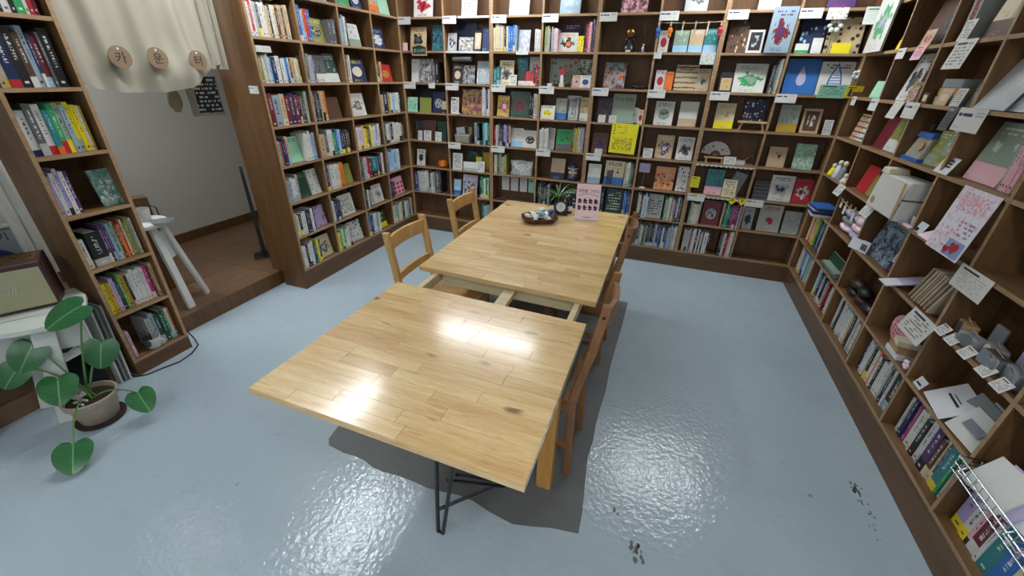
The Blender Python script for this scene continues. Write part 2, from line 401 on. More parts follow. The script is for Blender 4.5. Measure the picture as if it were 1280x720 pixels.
b = MB(); b.prism([(1.15,-3.08),(1.18,-3.114),(1.286,-3.127),(1.35,-3.122),(1.408,-3.127),(1.47,-3.145),(1.542,-3.15),(1.62,-3.142),(1.694,-3.144),(1.78,-3.15),(1.864,-3.142),(1.93,-3.132),(2.001,-3.133),(2.098,-3.157),(2.21,-3.173),(2.294,-3.153),(2.376,-3.129),(2.487,-3.113),(2.484,-3.011),(2.465,-2.85),(2.451,-2.7),(2.458,-2.6),(2.453,-2.468),(2.455,-2.33),(2.464,-2.184),(2.456,-1.95),(2.46,-1.745),(2.47,-1.4),(2.476,-.973),(2.375,-.975),(1.2,-.95),(1.13,-1.6),(1.12,-2.4),(1.13,-2.95)], 0, .0012)
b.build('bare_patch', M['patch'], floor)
r9 = random.Random(11)
for cx, cy, s_, k_ in CHIPS:
    for q in range(k_):
        a_ = r9.uniform(0, 6.3); d_ = s_*r9.uniform(0, 1.1); rr = s_*r9.uniform(.18, .5); n_ = 9
        b = MB(); b.prism([(cx+d_*math.cos(a_)+rr*r9.uniform(.5, 1.1)*math.cos(2*PI*j/n_)*.7, cy+d_*math.sin(a_)*1.5+rr*r9.uniform(.5, 1.1)*math.sin(2*PI*j/n_)) for j in range(n_)], 0, .0008)
        b.build('worn_spot', M['patch'], floor)
struct(MB().box(-2.1, 4.4, -7.2, .9, CEIL, CEIL+.05).build('ceiling', M['wallwhite']))
struct(MB().box(X0-.3, 4.4, YB+DB+.005, YB+DB+.1, 0, CEIL).build('wall_back', M['wallwhite']))
struct(MB().box(XR+DR+.005, XR+DR+.1, -7.2, .2, 0, CEIL).build('wall_right', M['wallwhite']))
struct(MB().box(-.7, 4.4, -7.3, -7.2, 0, CEIL).build('wall_rear', M['wallwhite']))
b = MB(); b.box(-.58, X0-DL-.045, -1.76, .2, 0, CEIL); b.box(-.78, -.70, -7.2, -3.12, 0, CEIL); b.box(-.58, -.46, -3.12, -1.76, 2.32, CEIL)
struct(b.build('wall_left', M['wallgrey']))
b = MB(); b.box(-.585, X0-DL-.05, -1.79, -1.76, .12, 2.32); b.box(-.585, -.455, -3.12, -1.79, 2.29, 2.32)
struct(b.build('trim_1', M['frame_wood']))
# ---- raised floor behind the doorway: riser and big tiles
pf = MB().box(-2.0, -.50, -4.2, .4, 0, .112).build('floor_1', M['platform']); struct(pf); 
MB().box(-.515, -.497, -3.4, -1.76, 0, .122).build('riser', M['frame_wood'], pf)
for i in range(4):
    for j in range(9):
        x1 = -.515-i*.45; y0 = -4.1+j*.45
        MB().box(max(x1-.447, -1.99), x1, y0, y0+.447, .112, .1225).build('tile', M['platform'], pf)
struct(MB().box(-2.05, -1.93, -4.2, .4, 0, CEIL).build('wall_1', M['wallgrey']))
struct(MB().box(-2.05, -.455, .3, .4, 0, CEIL).build('wall_2', M['wallgrey']))
struct(MB().box(-2.05, -.75, -4.3, -4.2, 0, CEIL).build('wall_3', M['wallgrey']))
struct(MB().box(-1.93, -1.915, -4.2, .3, .122, .215).build('baseboard_1', M['frame_wood']))
# ---- lamps
for i, (x, y, lx, ly) in enumerate(PANELS):
    t = thing('ceiling_light', 'long flat white ceiling panel light, '+['over the far bookcases by the doorway', 'over the far corner', 'over the floor by the doorway bookcase', 'behind the viewer by the end of the long bookcase', 'at the rear by the doorway side', 'at the rear middle', 'in the back room beyond the curtain'][i], 'lamp', (x, y, CEIL), 0, 'ceiling panel lights')
    b = MB(); e = .02
    b.box(-lx/2-e, lx/2+e, -ly/2-e, -ly/2, -.05, 0); b.box(-lx/2-e, lx/2+e, ly/2, ly/2+e, -.05, 0)
    b.box(-lx/2-e, -lx/2, -ly/2, ly/2, -.05, 0); b.box(lx/2, lx/2+e, -ly/2, ly/2, -.05, 0)
    b.build('housing', M['white'], t)
    MB().box(-lx/2, lx/2, -ly/2, ly/2, -.04, -.03).build('diffuser', M['lamp'], t)

# ================================================================== bookcases
def bookcase(name, label, loc, rz, ups, depth, zs, ztop, skirt, endw=0, double=()):
    """ups: positions of the uprights along local x; zs: board heights (tops are zs+T/2); local y runs into the case"""
    t = thing(name, label, 'bookcase', loc, rz, 'wall bookcases')
    for i, u in enumerate(ups):
        b = MB(); z0 = zs[-1]-T/2; b.box(u-T/2, u+T/2, .001, depth, z0, ztop); b.box(u-T/2, u+T/2, 0, .001, z0, ztop, 1)
        b.build('upright', [M['wood_up'], M['edge']], t)
    for a, c in zip(ups, ups[1:]):
        for z in zs:
            b = MB(); b.box(a+T/2, c-T/2, .003, depth-.008, z-T/2, z+T/2); b.box(a+T/2, c-T/2, .0015, .003, z-T/2, z+T/2, 1)
            b.build('shelf', [M['wood_flat'], M['edge']], t)
    MB().box(ups[0]+T/2, ups[-1]-T/2, depth-.007, depth, .01, ztop-.002).build('back_panel', M['back'], t)
    MB().box(ups[0]-T/2, ups[-1]+T/2, .003, depth, .0, zs[-1]-T/2-.0005).build('plinth', M['plinth'], t)
    return t
ZS = [S(j) for j in range(-1, 8)]
for n, (i0, i1) in enumerate(((0, 2), (2, 4), (4, 6), (6, 8))):
    ups = [U[i]-U[i0] for i in range(i0, i1+1)]
    if n: ups[0] += T/2+.0005
    if n < 3: ups[-1] -= T/2+.0005
    else: ups[-1] += .0
    bookcase('far_bookcase', 'brown open far-wall bookcase, '+['two bays next to the doorway bookcase', 'two bays behind the pink sign and plant', 'two bays with the green sign and yellow notice', 'two bays up to the far corner by the long case'][n],
             (U[i0], YB, 0), 0, ups, DB, ZS, S(-1)+.012, 0)
tl = bookcase('doorway_bookcase', 'brown four-bay bookcase beside the curtained doorway', (X0, -YL[0], 0), PI/2, [YL[0]-y for y in YL], DL, ZS, S(-1)+.012, 0)
MB().box(-.03, -.0095, 0, .24, 0, S(-1)+.012).build('side_panel', M['frame_wood'], tl)
bookcase('long_bookcase', 'long brown bookcase opposite the doorway, stocked with goods and gifts', (XR, 0, 0), -PI/2, YRR, DR, ZS, S(-1)+.012, 0)
bookcase('narrow_bookcase', 'narrow brown single-bay bookcase in front of the curtain', (AX, AY0, 0), PI/2, [T/2, AY1-AY0-T/2], DA, [2.207]+[z for z in AZ], 2.22, 0)

# ---- a frame of reference for every compartment: origin at its floor, front, near-left corner
ROWN = ['eighth shelf up', 'seventh shelf up', 'sixth shelf up', 'fifth shelf up', 'fourth shelf up', 'third shelf up', 'second shelf up', 'lowest shelf']
ORD = ['first', 'second', 'third', 'fourth', 'fifth', 'sixth', 'seventh', 'eighth', 'ninth', 'tenth', '11th', '12th', '13th', '14th', '15th', '16th', '17th', '18th', '19th', '20th', '21st', '22nd', '23rd', '24th', '25th', '26th', '27th', '28th', '29th', '30th']
class Cell: pass
def cell(case, r, b=0):
    c = Cell(); c.case = case; c.h = RH-T; c.r = r
    c.zf = S(r)+T/2
    if case == 'B':
        a, e = U[b]+T/2, U[b+1]-T/2
        if b in (2, 4, 6): a += T/2
        if b in (1, 3, 5): e -= T/2
        c.o = Vector((a, YB, c.zf)); c.rz = 0; c.w = e-a; c.d = DB; c.place = '%s, %s far-wall bay' % (ROWN[r], ORD[b])
    elif case == 'L':
        c.o = Vector((X0, -YL[b]+T/2, c.zf)); c.rz = PI/2; c.w = YL[b]-YL[b+1]-T; c.d = DL; c.place = '%s, %s doorway-bookcase bay' % (ROWN[r], ORD[b])
    elif case == 'R':
        c.o = Vector((XR, -YRR[b]-T/2, c.zf)); c.rz = -PI/2; c.w = YRR[b+1]-YRR[b]-T; c.d = DR; c.place = '%s, %s long-bookcase bay' % (ROWN[r], ORD[b])
    else:
        c.o = Vector((AX, AY0+T, AZ[r]+T/2)); c.rz = PI/2; c.w = AY1-AY0-2*T; c.d = DA; c.h = .28; c.zf = c.o.z
        c.place = '%s, narrow bookcase' % ROWN[r+1]
    c.d -= .01
    c.rm = Matrix.Rotation(c.rz, 3, 'Z')
    c.at = lambda u, y=0., z=0., c=c: c.o+c.rm @ Vector((u*c.w, y, z))
    return c

# ================================================================== books, display books and cards, compartment by compartment
# s a b h colours : a row of books from a% to b%, h% of the row high;  f centre width h pattern colours [@ = at the back]
# h centre width n colours [@z] : books lying flat;  e : small card standing on the shelf
CELLS = '''
L0.0: f 45 26 45 b wPp
L0.1: f 50 30 60 m wgk; f 80 20 60 p gkk
L0.2: f 32 40 62 b wna; f 75 34 60 c Bwv
L0.3: f 28 36 74 b eok; f 68 40 78 t atw
L1.0: s 2 86 76 wrwgGw2wekwcEe2Eec; h 36 44 2 ii @76
L1.1: s 2 30 80 blorb; f 52 42 62 c iBy; s 74 92 62 GG
L1.2: s 2 24 78 lhwk; f 55 38 64 b wzh
L1.3: f 34 46 62 m Bwl
L2.0: s 2 92 66 i2wgwlB2w2kw2lbwEe2cek; h 17 32 3 www @66
L2.1: s 2 24 72 GzgvG; f 44 38 74 b Gwk; f 78 32 80 b Nwg
L2.2: s 2 18 76 zgew; f 52 52 70 c Bwy
L2.3: s 2 20 70 REe; f 50 46 58 c rur
L3.0: s 2 92 80 R2h3e2R2B2R2kGEz
L3.1: s 2 36 80 eBGkeeo; f 62 44 64 p EEk
L3.2: f 38 48 72 m wGe
L3.3: s 4 86 70 eB2uwlwwk
L4.0: s 2 26 74 loBPe; f 46 36 72 s aan; s 66 94 80 wwwvh
L4.1: s 2 88 76 e2GwwnblBBEk
L4.2: s 4 92 72 wpwpyikywwvwg
L4.3: s 4 88 72 GwgkwwwwE
L5.0: s 2 30 74 hhwwg; f 50 38 74 p Niz; f 80 30 76 d wza
L5.1: s 2 52 76 Bgwwco; f 70 34 66 p iiy
L5.2: s 2 90 76 BGgprR2t3bkrw
L5.3: s 2 62 76 bwll3wk
L6.0: s 2 54 72 ewkwwBkwB; f 74 40 66 d vrg
L6.1: s 2 28 70 wvBBE; f 58 42 72 t wwk
L6.2: s 2 24 66 GNwk; f 40 20 56 x wzg; f 68 36 68 m wgG
L6.3: s 2 24 62 BBP; f 54 46 70 g prw
L7.0: s 2 54 76 wwkwwwBnyk; f 74 42 72 m cGg
L7.1: s 2 46 72 ynwnwwg; f 70 44 74 d wnG
L7.2: s 2 50 74 bBwwhw; f 68 38 66 b Nyy
L7.3: s 4 96 74 wgnwcNwgGe
A0.0: s 2 92 84 wpew2kw2kw2kn2wrR
A1.0: s 2 90 86 w/b1e2w/y1B/r3k3E/w2h2B/w1R2G1k3
A2.0: s 2 92 80 g1w/B3G/g3w/r3t/o2n/r2z/y2h2y2y2w1u1
A3.0: s 2 34 80 vwvwP; f 84 32 70 x tzw
A4.0: s 2 12 66 w; s 16 96 76 k6PPPhteEorciizc
A5.0: s 2 98 76 R1y2u2v2k1E1n1u3k1w2w2w2w1w1p1m2R1e2
A6.0: s 2 12 64 wp; s 46 96 76 g2h2N2N2n1w1o1
B0.0: f 53 43 78 m wrR
B0.1: f 53 33 76 t wpr
B0.2: f 51 40 84 t wza
B0.3: f 47 38 84 m hlw
B0.4: f 55 45 84 x EpR
B0.5: f 53 36 84 m gGw
B0.6: f 56 32 70 d wga
B0.7: f 50 36 70 b wPm
B1.0: f 36 37 78 m ekG; f 84 28 84 x Btk; e 8 12 26 p ppw
B1.1: f 12 20 58 m gBw; f 38 47 92 p BBk @90; f 44 32 44 x wGe; f 71 19 64 r kew; f 87 19 78 p Bhk
B1.2: s 1 27 78 ccccgcek; s 28 50 80 cbbbh; f 63 23 66 x whv; s 87 100 70 ww
B1.3: s 3 29 72 inegkggwp; f 47 37 56 m wko; f 50 34 86 b PPw @92; e 73 12 46 d ykw; s 81 100 86 Pr2p2PhP
B1.5: f 10 17 60 c wrr; f 39 24 60 b zla; f 64 23 62 b elw; f 88 22 64 b tla
B1.6: f 21 30 92 d Eek; f 49 24 60 r wkg; f 81 35 112 m hRP
B1.7: f 26 34 92 d Bkl; e 14 19 24 b wnw; e 34 14 38 p wgh; f 69 47 88 d ekk; e 67 25 26 p yyy
B2.0: f 24 20 80 t wgw; f 48 36 82 x gGw; s 70 85 74 Gk
B2.1: f 22 24 64 c kew; f 49 26 62 x kgG; f 82 29 76 x hgw
B2.2: s 0 14 56 tt; f 26 31 80 m cGk; f 55 24 92 b tGl @80; f 83 25 92 r wwG @88; f 60 15 46 b kwk; f 77 17 46 b rwk; s 87 100 58 krR; e 44 15 34 t wkk
B2.3: f 38 56 88 d zGr @85; f 83 31 86 x wNk @85; e 71 16 38 m evr; e 89 20 38 c wBb
B2.4: f 35 40 78 x hEo
B2.5: f 15 18 58 c wrr; f 30 15 54 p orr; f 59 38 74 s eGk; f 88 22 64 m egG
B2.6: f 24 28 56 c ztw @88; f 19 23 44 r keu; f 55 50 80 m wnz; s 86 93 78 GkG; s 93 100 92 zw
B2.7: f 28 47 94 p bbh; f 76 46 88 p wkG
B3.0: f 49 96 92 p kkB @92; e 14 25 54 t awk; e 47 29 54 p iny; f 76 30 76 c Bgk; e 93 12 44 b ekw
B3.1: e 16 19 60 t wBk; f 54 47 90 x uPr; s 81 100 92 gwvBw
B3.2: f 22 31 72 m umw; f 56 44 88 c NRk; s 81 100 80 kkge
B3.3: e 17 30 46 c wyk; f 45 28 70 b gbi; f 68 28 80 p gBB; f 89 21 76 b ewk
B3.4: f 24 28 78 x BEk; f 59 43 92 p zzN; e 21 14 24 t wgG; e 42 14 24 t wgG; e 94 10 46 c crR
B3.5: f 32 34 74 c wzN; f 75 32 76 b wew
B3.6: f 30 32 76 b cyu; f 77 33 78 d Bww
B3.7: f 28 30 78 b gun; f 62 27 70 r eEw; e 87 13 42 t wgG
B4.0: f 25 13 72 p BBw; f 48 33 76 p EEw; e 47 19 38 t wGk; f 80 23 74 p NNw; e 75 16 36 t wgk; e 28 11 36 t wgk
B4.1: s 63 75 78 hk; s 82 99 80 tlat
B4.2: s 3 40 76 rwGBkvvPe; f 50 33 68 b wlg; f 83 33 62 c wke
B4.3: s 1 21 76 wwww; f 24 19 76 p gzk; f 54 34 74 b nGk; s 72 100 82 RrnyiecvhgP
B4.4: f 22 31 70 c EPk; e 22 15 18 t wgG
B4.5: f 44 32 76 m ePw; f 82 30 74 m wGk; e 15 18 32 t wGk
B4.6: e 56 20 24 t wgk
B4.7: f 28 28 62 r eek; f 70 31 76 x azw
B5.0: f 21 22 66 m wGk
B5.1: e 17 25 66 t wgB; f 52 40 76 x kGn @80; e 50 36 36 b wgw; e 76 20 42 t wgG; f 84 24 70 p ueu @80
B5.2: s 3 32 74 cNzei
B5.3: f 45 30 76 b eBg
B5.4: e 18 27 70 b wha; f 58 39 84 b cbk; f 50 13 50 p BBw; s 80 100 84 cgw3n2Rk
B5.5: f 55 37 78 x eoR; f 89 21 84 d wzN
B5.6: f 40 31 84 b tpB; e 68 24 58 t czk
B5.7: f 19 25 60 s Gkk; f 51 37 82 m wgB; f 85 28 76 m rwR
B6.0: s 3 76 86 P2lwwwwwkwgG3k
B6.1: e 14 19 66 b lbw; f 44 37 86 x vwB; s 73 97 84 NnwNa
B6.3: s 4 36 84 kGkGkhk; f 82 34 70 d kpw
B6.4: s 5 45 88 BPBBkB; f 65 35 90 t NNw; s 85 100 88 bbBb
B6.5: s 11 32 88 gwkwlw; f 47 29 86 t ggk; s 65 100 82 nwzw2RpgGPwkGB
B6.6: s 7 27 78 zcwcg; f 48 32 84 c RgB; s 67 100 82 ekntBPmRPv
B6.7: f 12 17 74 m gBk; f 48 38 90 m ggr; f 85 28 76 x gzh
B7.1: s 80 100 80 tlz
B7.2: s 14 50 80 ecwe
B7.5: s 5 100 84 BPkhkgwkzkGkBgPbkwBbghgw
B7.6: s 6 57 84 ggggRgwkwBwkw2k; s 75 100 88 kGwRrcw
R0.0: f 40 46 88 r eEk
R0.1: s 5 30 80 Ew
R1.0: f 30 60 150 m wnv; f 80 30 70 b Gyn
R1.1: f 40 34 86 p EEg; f 62 24 72 x kGk; e 60 24 30 c erw
R1.2: s 4 22 100 RwrEg; f 66 46 96 p gge @70; f 60 30 84 b cEe; f 82 26 88 p EEo; e 30 18 34 t whk
R1.3: f 22 26 80 p mpo; s 40 90 80 owrEwg
R2.0: f 20 30 74 t Ggw @80; f 62 46 40 t aww
R2.1: f 40 36 96 m wkG; f 68 28 76 b kGe; e 78 20 40 x Eep
R2.2: e 44 22 30 c ecp; f 82 22 74 b zwi; e 70 16 30 t wgG
R3.0: f 40 30 66 s eRk; f 62 30 66 s wBp
R3.1: f 28 34 72 p RRr; f 56 26 82 b iwt; f 78 24 70 b uwz
R3.2: f 54 22 64 b izw; f 74 30 72 b ziw; f 88 20 58 p wwg
R3.3: f 40 46 92 b zpw; s 66 98 92 gpppepp
R4.0:
R4.1: f 30 36 64 p rrR; f 58 20 50 p iiy
R5.2: f 42 60 92 x Bhk; f 78 22 62 b wBm
R6.0: s 4 86 94 cowgyenBlBwwg; f 82 26 70 m eGk
R6.1: h 50 60 3 NGz @0; f 40 50 40 p NNk
R7.0: s 4 96 80 cwwgblwtlwkwc
R7.1: s 4 96 82 wlBkwBkgrkwwkw
R7.2: s 4 96 84 wwkwgwwlwwekwgwkwk
R7.3: s 4 92 82 Bwwgkwowkwwwgkwk2w
R7.4: s 6 92 84 w2B2P1m1w3w1k2w2w1P3E2c1P1t3n1w1k1
R7.5: s 4 99 84 v3w2p1R3w1t3b3c2k2p1w1w2t2w1
'''
SIZEW = lambda t: ('slim', 'slim_booklet') if t < .0115 else (('thick', 'hardcover_book') if t > .021 else ('', 'paperback'))
PDESC = dict(p='plain', b='two-tone', c='round-emblem', x='photo', t='printed-text', g='picture-grid', r='bordered', m='illustrated', d='spotted', s='wavy-striped')
INKS = dict(w='G', c='E', g='k', e='E', y='k', a='N', l='B', p='R', v='P', u='k', z='N', h='k', o='k')
def put(me, name, label, cat, loc, scale, rot, group=None):
    o = bpy.data.objects.new(name, me); C.objects.link(o)
    o.location = loc; o.scale = scale; o.rotation_euler = rot
    return tag(o, label, cat, group)
def nm(n): return ORD[n] if n < len(ORD) else '%dth' % (n+1)
BAND = MB().box(-.012, 1.012, -.004, .9, .002, 1).mesh('paper_band', [PTM['p']])
for line in CELLS.strip().splitlines():
    key, body = line.split(':', 1)
    c = cell(key[0], int(key[1]), int(key[3])); n = 0; cards = 0
    rnd = random.Random(key)
    for it in body.split(';'):
        tk = it.split()
        if not tk: continue
        back = None
        if tk[-1][0] == '@': back = int(tk.pop()[1:] or 80)
        if tk[0] == 's':
            a, e, hh, cols = max(float(tk[1])/100, .006), min(float(tk[2])/100, .99), float(tk[3])/100, tk[4]
            bk = re.findall(r'([A-Za-z])(?:/([A-Za-z]))?(\d?)', cols)
            ws = [(int(q[2]) if q[2] else (1 if key[0] == 'A' else rnd.uniform(.75, 1.2)))*rnd.uniform(.92, 1.08) for q in bk]
            sc_ = (e-a)*c.w/sum(ws); x = a*c.w
            for (ca, cb, _), q in zip(bk, ws):
                t = q*sc_; h = c.h*hh*rnd.uniform(.9, 1.06); h = min(h, c.h*.97)
                dp = min(c.d-.052 if key[0] == 'R' else c.d-.014, rnd.uniform(.118, .146)); yo = dict(B=.004, L=.010, R=.042, A=.035)[key[0]]+rnd.uniform(-.003, .008)
                sz, kind = SIZEW(t)
                cc = INKS.get(ca, 'w'); foot = cb or (rnd.choice('wgcylk') if rnd.random() < .3 else '')
                lab = ' '.join(w for w in (sz, CNAME[ca], 'spine', 'with %s foot band,' % CNAME[foot] if foot and foot != ca else '', nm(n)+' along,', c.place) if w)
                lab = lab.replace('spine '+nm(n), 'spine, '+nm(n))
                if len(lab.split()) > 15: lab = lab.replace(' band,', ',').replace('with ', '')
                o = put(SPINE, kind, lab, 'book', c.o+c.rm @ Vector((x+.0004, yo, .0002)), (t-.0008, dp, h), (0, 0, c.rz), 'books on the '+c.place)
                colours(o, ca, foot or ca, cc); o['bd'] = rnd.uniform(.12, .3) if foot else 0.
                if key[0] == 'A' and cb:      # a paper band round the foot of the cover
                    ob = bpy.data.objects.new('paper_band', BAND); C.objects.link(ob); ob.parent = o; ob.scale = (1, 1, o['bd']); colours(ob, cb, cb, cb)
                x += t; n += 1
        elif tk[0] == 'h':
            u, w, k, cols = float(tk[1])/100, float(tk[2])/100*c.w, int(tk[3]), tk[4]
            z = (back or 0)/100*c.h*1.08+.001
            for i in range(k):
                t = rnd.uniform(.011, .016); ww = w*rnd.uniform(.92, 1.)
                o = put(SPINE, 'paperback', '%s book lying flat, %s in its pile, %s' % (CNAME[cols[i % len(cols)]], nm(i), c.place), 'book',
                        c.at(u-ww/2/c.w, .004, z+t), (t-.0008, .125, ww), (0, PI/2, c.rz), 'books lying flat')
                colours(o, cols[i % len(cols)], cols[i % len(cols)], INKS.get(cols[i % len(cols)], 'w')); o['bd'] = 0.; z += t
        else:
            u, w, h, p, cols = float(tk[1])/100, float(tk[2])/100*c.w, float(tk[3])/100*c.h, tk[4], tk[5]
            pat = PDESC[p]; other = CNAME[cols[1]] if cols[1] != cols[0] else CNAME[cols[2]]
            if tk[0] == 'f':
                lean = math.radians(11 if back is None else 5); t = .012
                hmax = c.h*.965 if h < c.h else 9
                h = min(h, hmax)
                y = (c.d-h*math.sin(lean)-t-.001) if back else min(.03 if key[0] == 'B' else .045, c.d-h*math.sin(lean)-t-.001)
                y = max(y, .002)
                if h > c.h: lean = math.radians(1.5); y = -.030 if key[0] == 'R' else -.024
                name = 'framed_picture' if p == 'r' and cols[0] in 'ewk' and key[0] == 'B' else 'display_book'
                lab = '%s %s with %s, %s along, %s' % (pat+' '+CNAME[cols[0]], 'picture' if name[0] == 'f' else 'display book', other, nm(n), c.place)
                o = put(FACE[p], name, lab, 'picture' if name[0] == 'f' else 'book', c.at(u-w/2/c.w, y, .0005+t*math.sin(lean)), (w, t, h), (-lean, 0, c.rz), None)
                n += 1
            else:
                lean = math.radians(9); h = max(h, .03)
                o = put(CARD[p], 'shelf_card', 'small %s card with %s, %s card on %s' % (CNAME[cols[0]], other, nm(cards), c.place), 'card', c.at(u-w/2/c.w, .004, .0006), (w, .0012, h), (-lean, 0, c.rz), 'small cards on the shelves')
                cards += 1
            colours(o, cols[0], cols[1], cols[2])

# ================================================================== shelf-edge cards
def hang(case, r, b, u, w=.15, h=.066, cols='wBh', pat='q', tilt=4, skew=0, what='white printed', note=''):
    c = cell(case, r, b); t = math.radians(tilt)
    lab = '%s card hanging from shelf edge%s, %s' % (what, note, c.place)
    o = put(CARD[pat], 'shelf_card', lab, 'card', c.at(u, -.0035-h*math.sin(t)-.0002, -h*math.cos(t)+.003), (w, .001, h), (-t, skew, c.rz), 'cards hanging from shelf edges')
    colours(o, *cols); return o
for b in range(8): hang('B', 0, b, -.03)
for b in range(8): hang('B', 2, b, -.03)
for b in (1, 2, 3, 4): hang('B', 4, b, -.03)
for b in (6, 7): hang('B', 5, b, -.03, cols='wBh' if b == 7 else 'wNn')
hang('B', 1, 2, .5, .12, .03, note=' at mid bay'); hang('B', 1, 5, -.02, .06, .05, 'wRg', 't', what='small white'); hang('B', 1, 5, .76, .11, .09, 'wga', 'x', what='pale leaflet')
hang('B', 2, 0, .6, .075, .055, 'wBa', 't', what='small white'); hang('B', 0, 7, .34, .13, .075, 'wGe', 'd', what='spotted white')
hang('B', 0, 7, .82, .15, .11, 'wta', 't', 7, what='pale teal'); 
o = hang('B', 2, 7, .55, .19, .095, 'aBt', 't', -8, what='pale mint'); o.location.z += .075; o.location.y -= .02
o = hang('B', 2, 7, .92, .11, .085, 'yku', 't', -8, what='yellow'); o.location.z += .07; o.location.y -= .02
hang('R', 1, 1, .02, .11, .06, what='first white', note=' near the divider'); hang('R', 1, 1, .5, .12, .075, 'prR', 't', 12, what='pink-bordered'); hang('R', 1, 2, .3, .17, .13, 'wBG', 't', 10, what='large white')
hang('R', 2, 0, .1, .09, .06, what='small white'); hang('R', 2, 0, .82, .13, .075, what='large white'); hang('R', 2, 1, .52, .12, .10, 'wyg', 't', 14, what='tall white'); hang('R', 2, 1, .82, .16, .085, what='wide white')
hang('R', 2, 2, .70, .08, .11, 'Ggk', 't', 8, what='narrow grey'); hang('R', 2, 2, .88, .21, .10, what='large bold white')
hang('R', 4, 0, .86, .13, .08, 'wpB', 't', 22, what='tilted white'); hang('R', 4, 1, .93, .13, .085, 'wBh', 't', 22, what='tilted pale'); hang('R', 4, 3, .93, .21, .10, 'wkg', 't', 6, what='large bold')
hang('R', 5, 3, .66, .20, .12, 'wBG', 't', 16, what='tall text-filled')
hang('L', 2, 0, 0, .085, .05, 'wbl', 'q', 1).location = (X0-.10, -1.8105, 1.56)
bpy.data.objects[[o.name for o in C.objects if o.name.startswith('shelf_card')][-1]].rotation_euler = (0, 0, 0)
_l = [o for o in C.objects if o.name.startswith('shelf_card')][-1]; _l['label'] = 'white name card with blue lettering on doorway bookcase end panel'

# ================================================================== the extending table
tb = thing('extending_table', 'long pale wooden extending table pulled open in the room middle', 'table', (0, 0, 0))
TZ = .74
def lerp(a, b, t): return Vector(a)*(1-t)+Vector(b)*t
def panel(q, rows, thick, seed):
    """q: near-left, near-right, far-right, far-left in plan"""
    r = random.Random(seed)
    core = MB(); core.hexa([Vector((*p, TZ-thick)) for p in q]+[Vector((*p, TZ-.004)) for p in q])
    top = core.build('table_top', M['top'], tb)
    q = [Vector((*p, 0)) for p in q]
    def P(u, v): return lerp(lerp(q[0], q[1], u), lerp(q[3], q[2], u), v)
    for i in range(rows):
        v0, v1 = i/rows, (i+1)/rows; u = 0.; off = r.uniform(.12, .4); e = .0007
        while u < 1:
            u1 = min(1, u+(off if u == 0 else r.uniform(.22, .5)))
            if 1-u1 < .08: u1 = 1
            ee = e/1.0
            pts = [P(u+(ee if u else 0), v0+(e if i else 0)), P(u1-(ee if u1 < 1 else 0), v0+(e if i else 0)), P(u1-(ee if u1 < 1 else 0), v1), P(u+(ee if u else 0), v1)]
            z1 = TZ+r.uniform(-.0002, .0002)
            MB().hexa([p+Vector((0, 0, TZ-.0039)) for p in pts]+[p+Vector((0, 0, z1)) for p in pts]).build('stave', M['top'], top)
            u = u1
    return top
near = [(1.338, -3.489), (2.351, -3.511), (2.353, -2.643), (1.345, -2.604)]
mid = [(1.342, -2.385), (2.360, -2.429), (2.362, -1.812), (1.331, -1.776)]
far = [(1.331, -1.773), (2.362, -1.809), (2.366, -.890), (1.320, -.876)]
panel(near, 15, .028, 1); panel(mid, 11, .028, 2); panel(far, 16, .028, 3)
for (x0, y0, x1, y1) in ((1.452, -3.0, 1.44, -1.2), (2.268, -3.05, 2.27, -1.2)):
    MB().bar((x0, y0, .684), (x1, y1, .684), .03, .055).build('rail', M['rail'], tb, bevel=.002)
MB().bar((1.92, -2.9, .69), (1.90, -2.36, .69), .062, .03).build('crossing_slat', M['rail'], tb, bevel=.002)
MB().bar((1.47, -2.34, .672), (2.25, -2.375, .672), .022, .075).build('apron', M['rail'], tb, bevel=.002)
MB().bar((1.47, -1.0, .672), (2.25, -1.01, .672), .022, .075).build('apron', M['rail'], tb, bevel=.002)
MB().bar((1.47, -2.98, .672), (2.25, -3.0, .672), .022, .075).build('apron', M['rail'], tb, bevel=.002)
for (x, y) in ((1.47, -2.70), (2.285, -2.93), (1.455, -1.02), (2.285, -1.05)):
    MB().box(x-.035, x+.035, y-.03, y+.03, 0, .711).build('leg', M['leg_wood'], tb, bevel=.003)
f1 = Vector((1.942, -3.316, .008)); tA, tB_ = Vector((2.02, -3.41, .700)), Vector((2.09, -3.40, .700))
b = MB(); b.tube([tA, f1+Vector((-.012, 0, 0)), f1+Vector((.012, 0, 0)), tB_], .0085, 8, cap=True)
b.build('wire_leg', M['black'], tb, smooth=True)
b = MB(); b.tube([f1+Vector((.005, -.005, .16)), (2.145, -3.12, .175)], .0075, 8); b.build('wire_brace', M['black'], tb, smooth=True)
b = MB(); b.tube([(2.03, -3.37, .44), (2.15, -3.12, .150), (2.165, -3.115, .17), (2.06, -3.36, .47)], .0065, 8); b.build('wire_brace', M['black'], tb, smooth=True)
MB().box(1.95, 2.20, -3.44, -3.20, .700, .7115).build('mounting_plate', M['black'], tb)

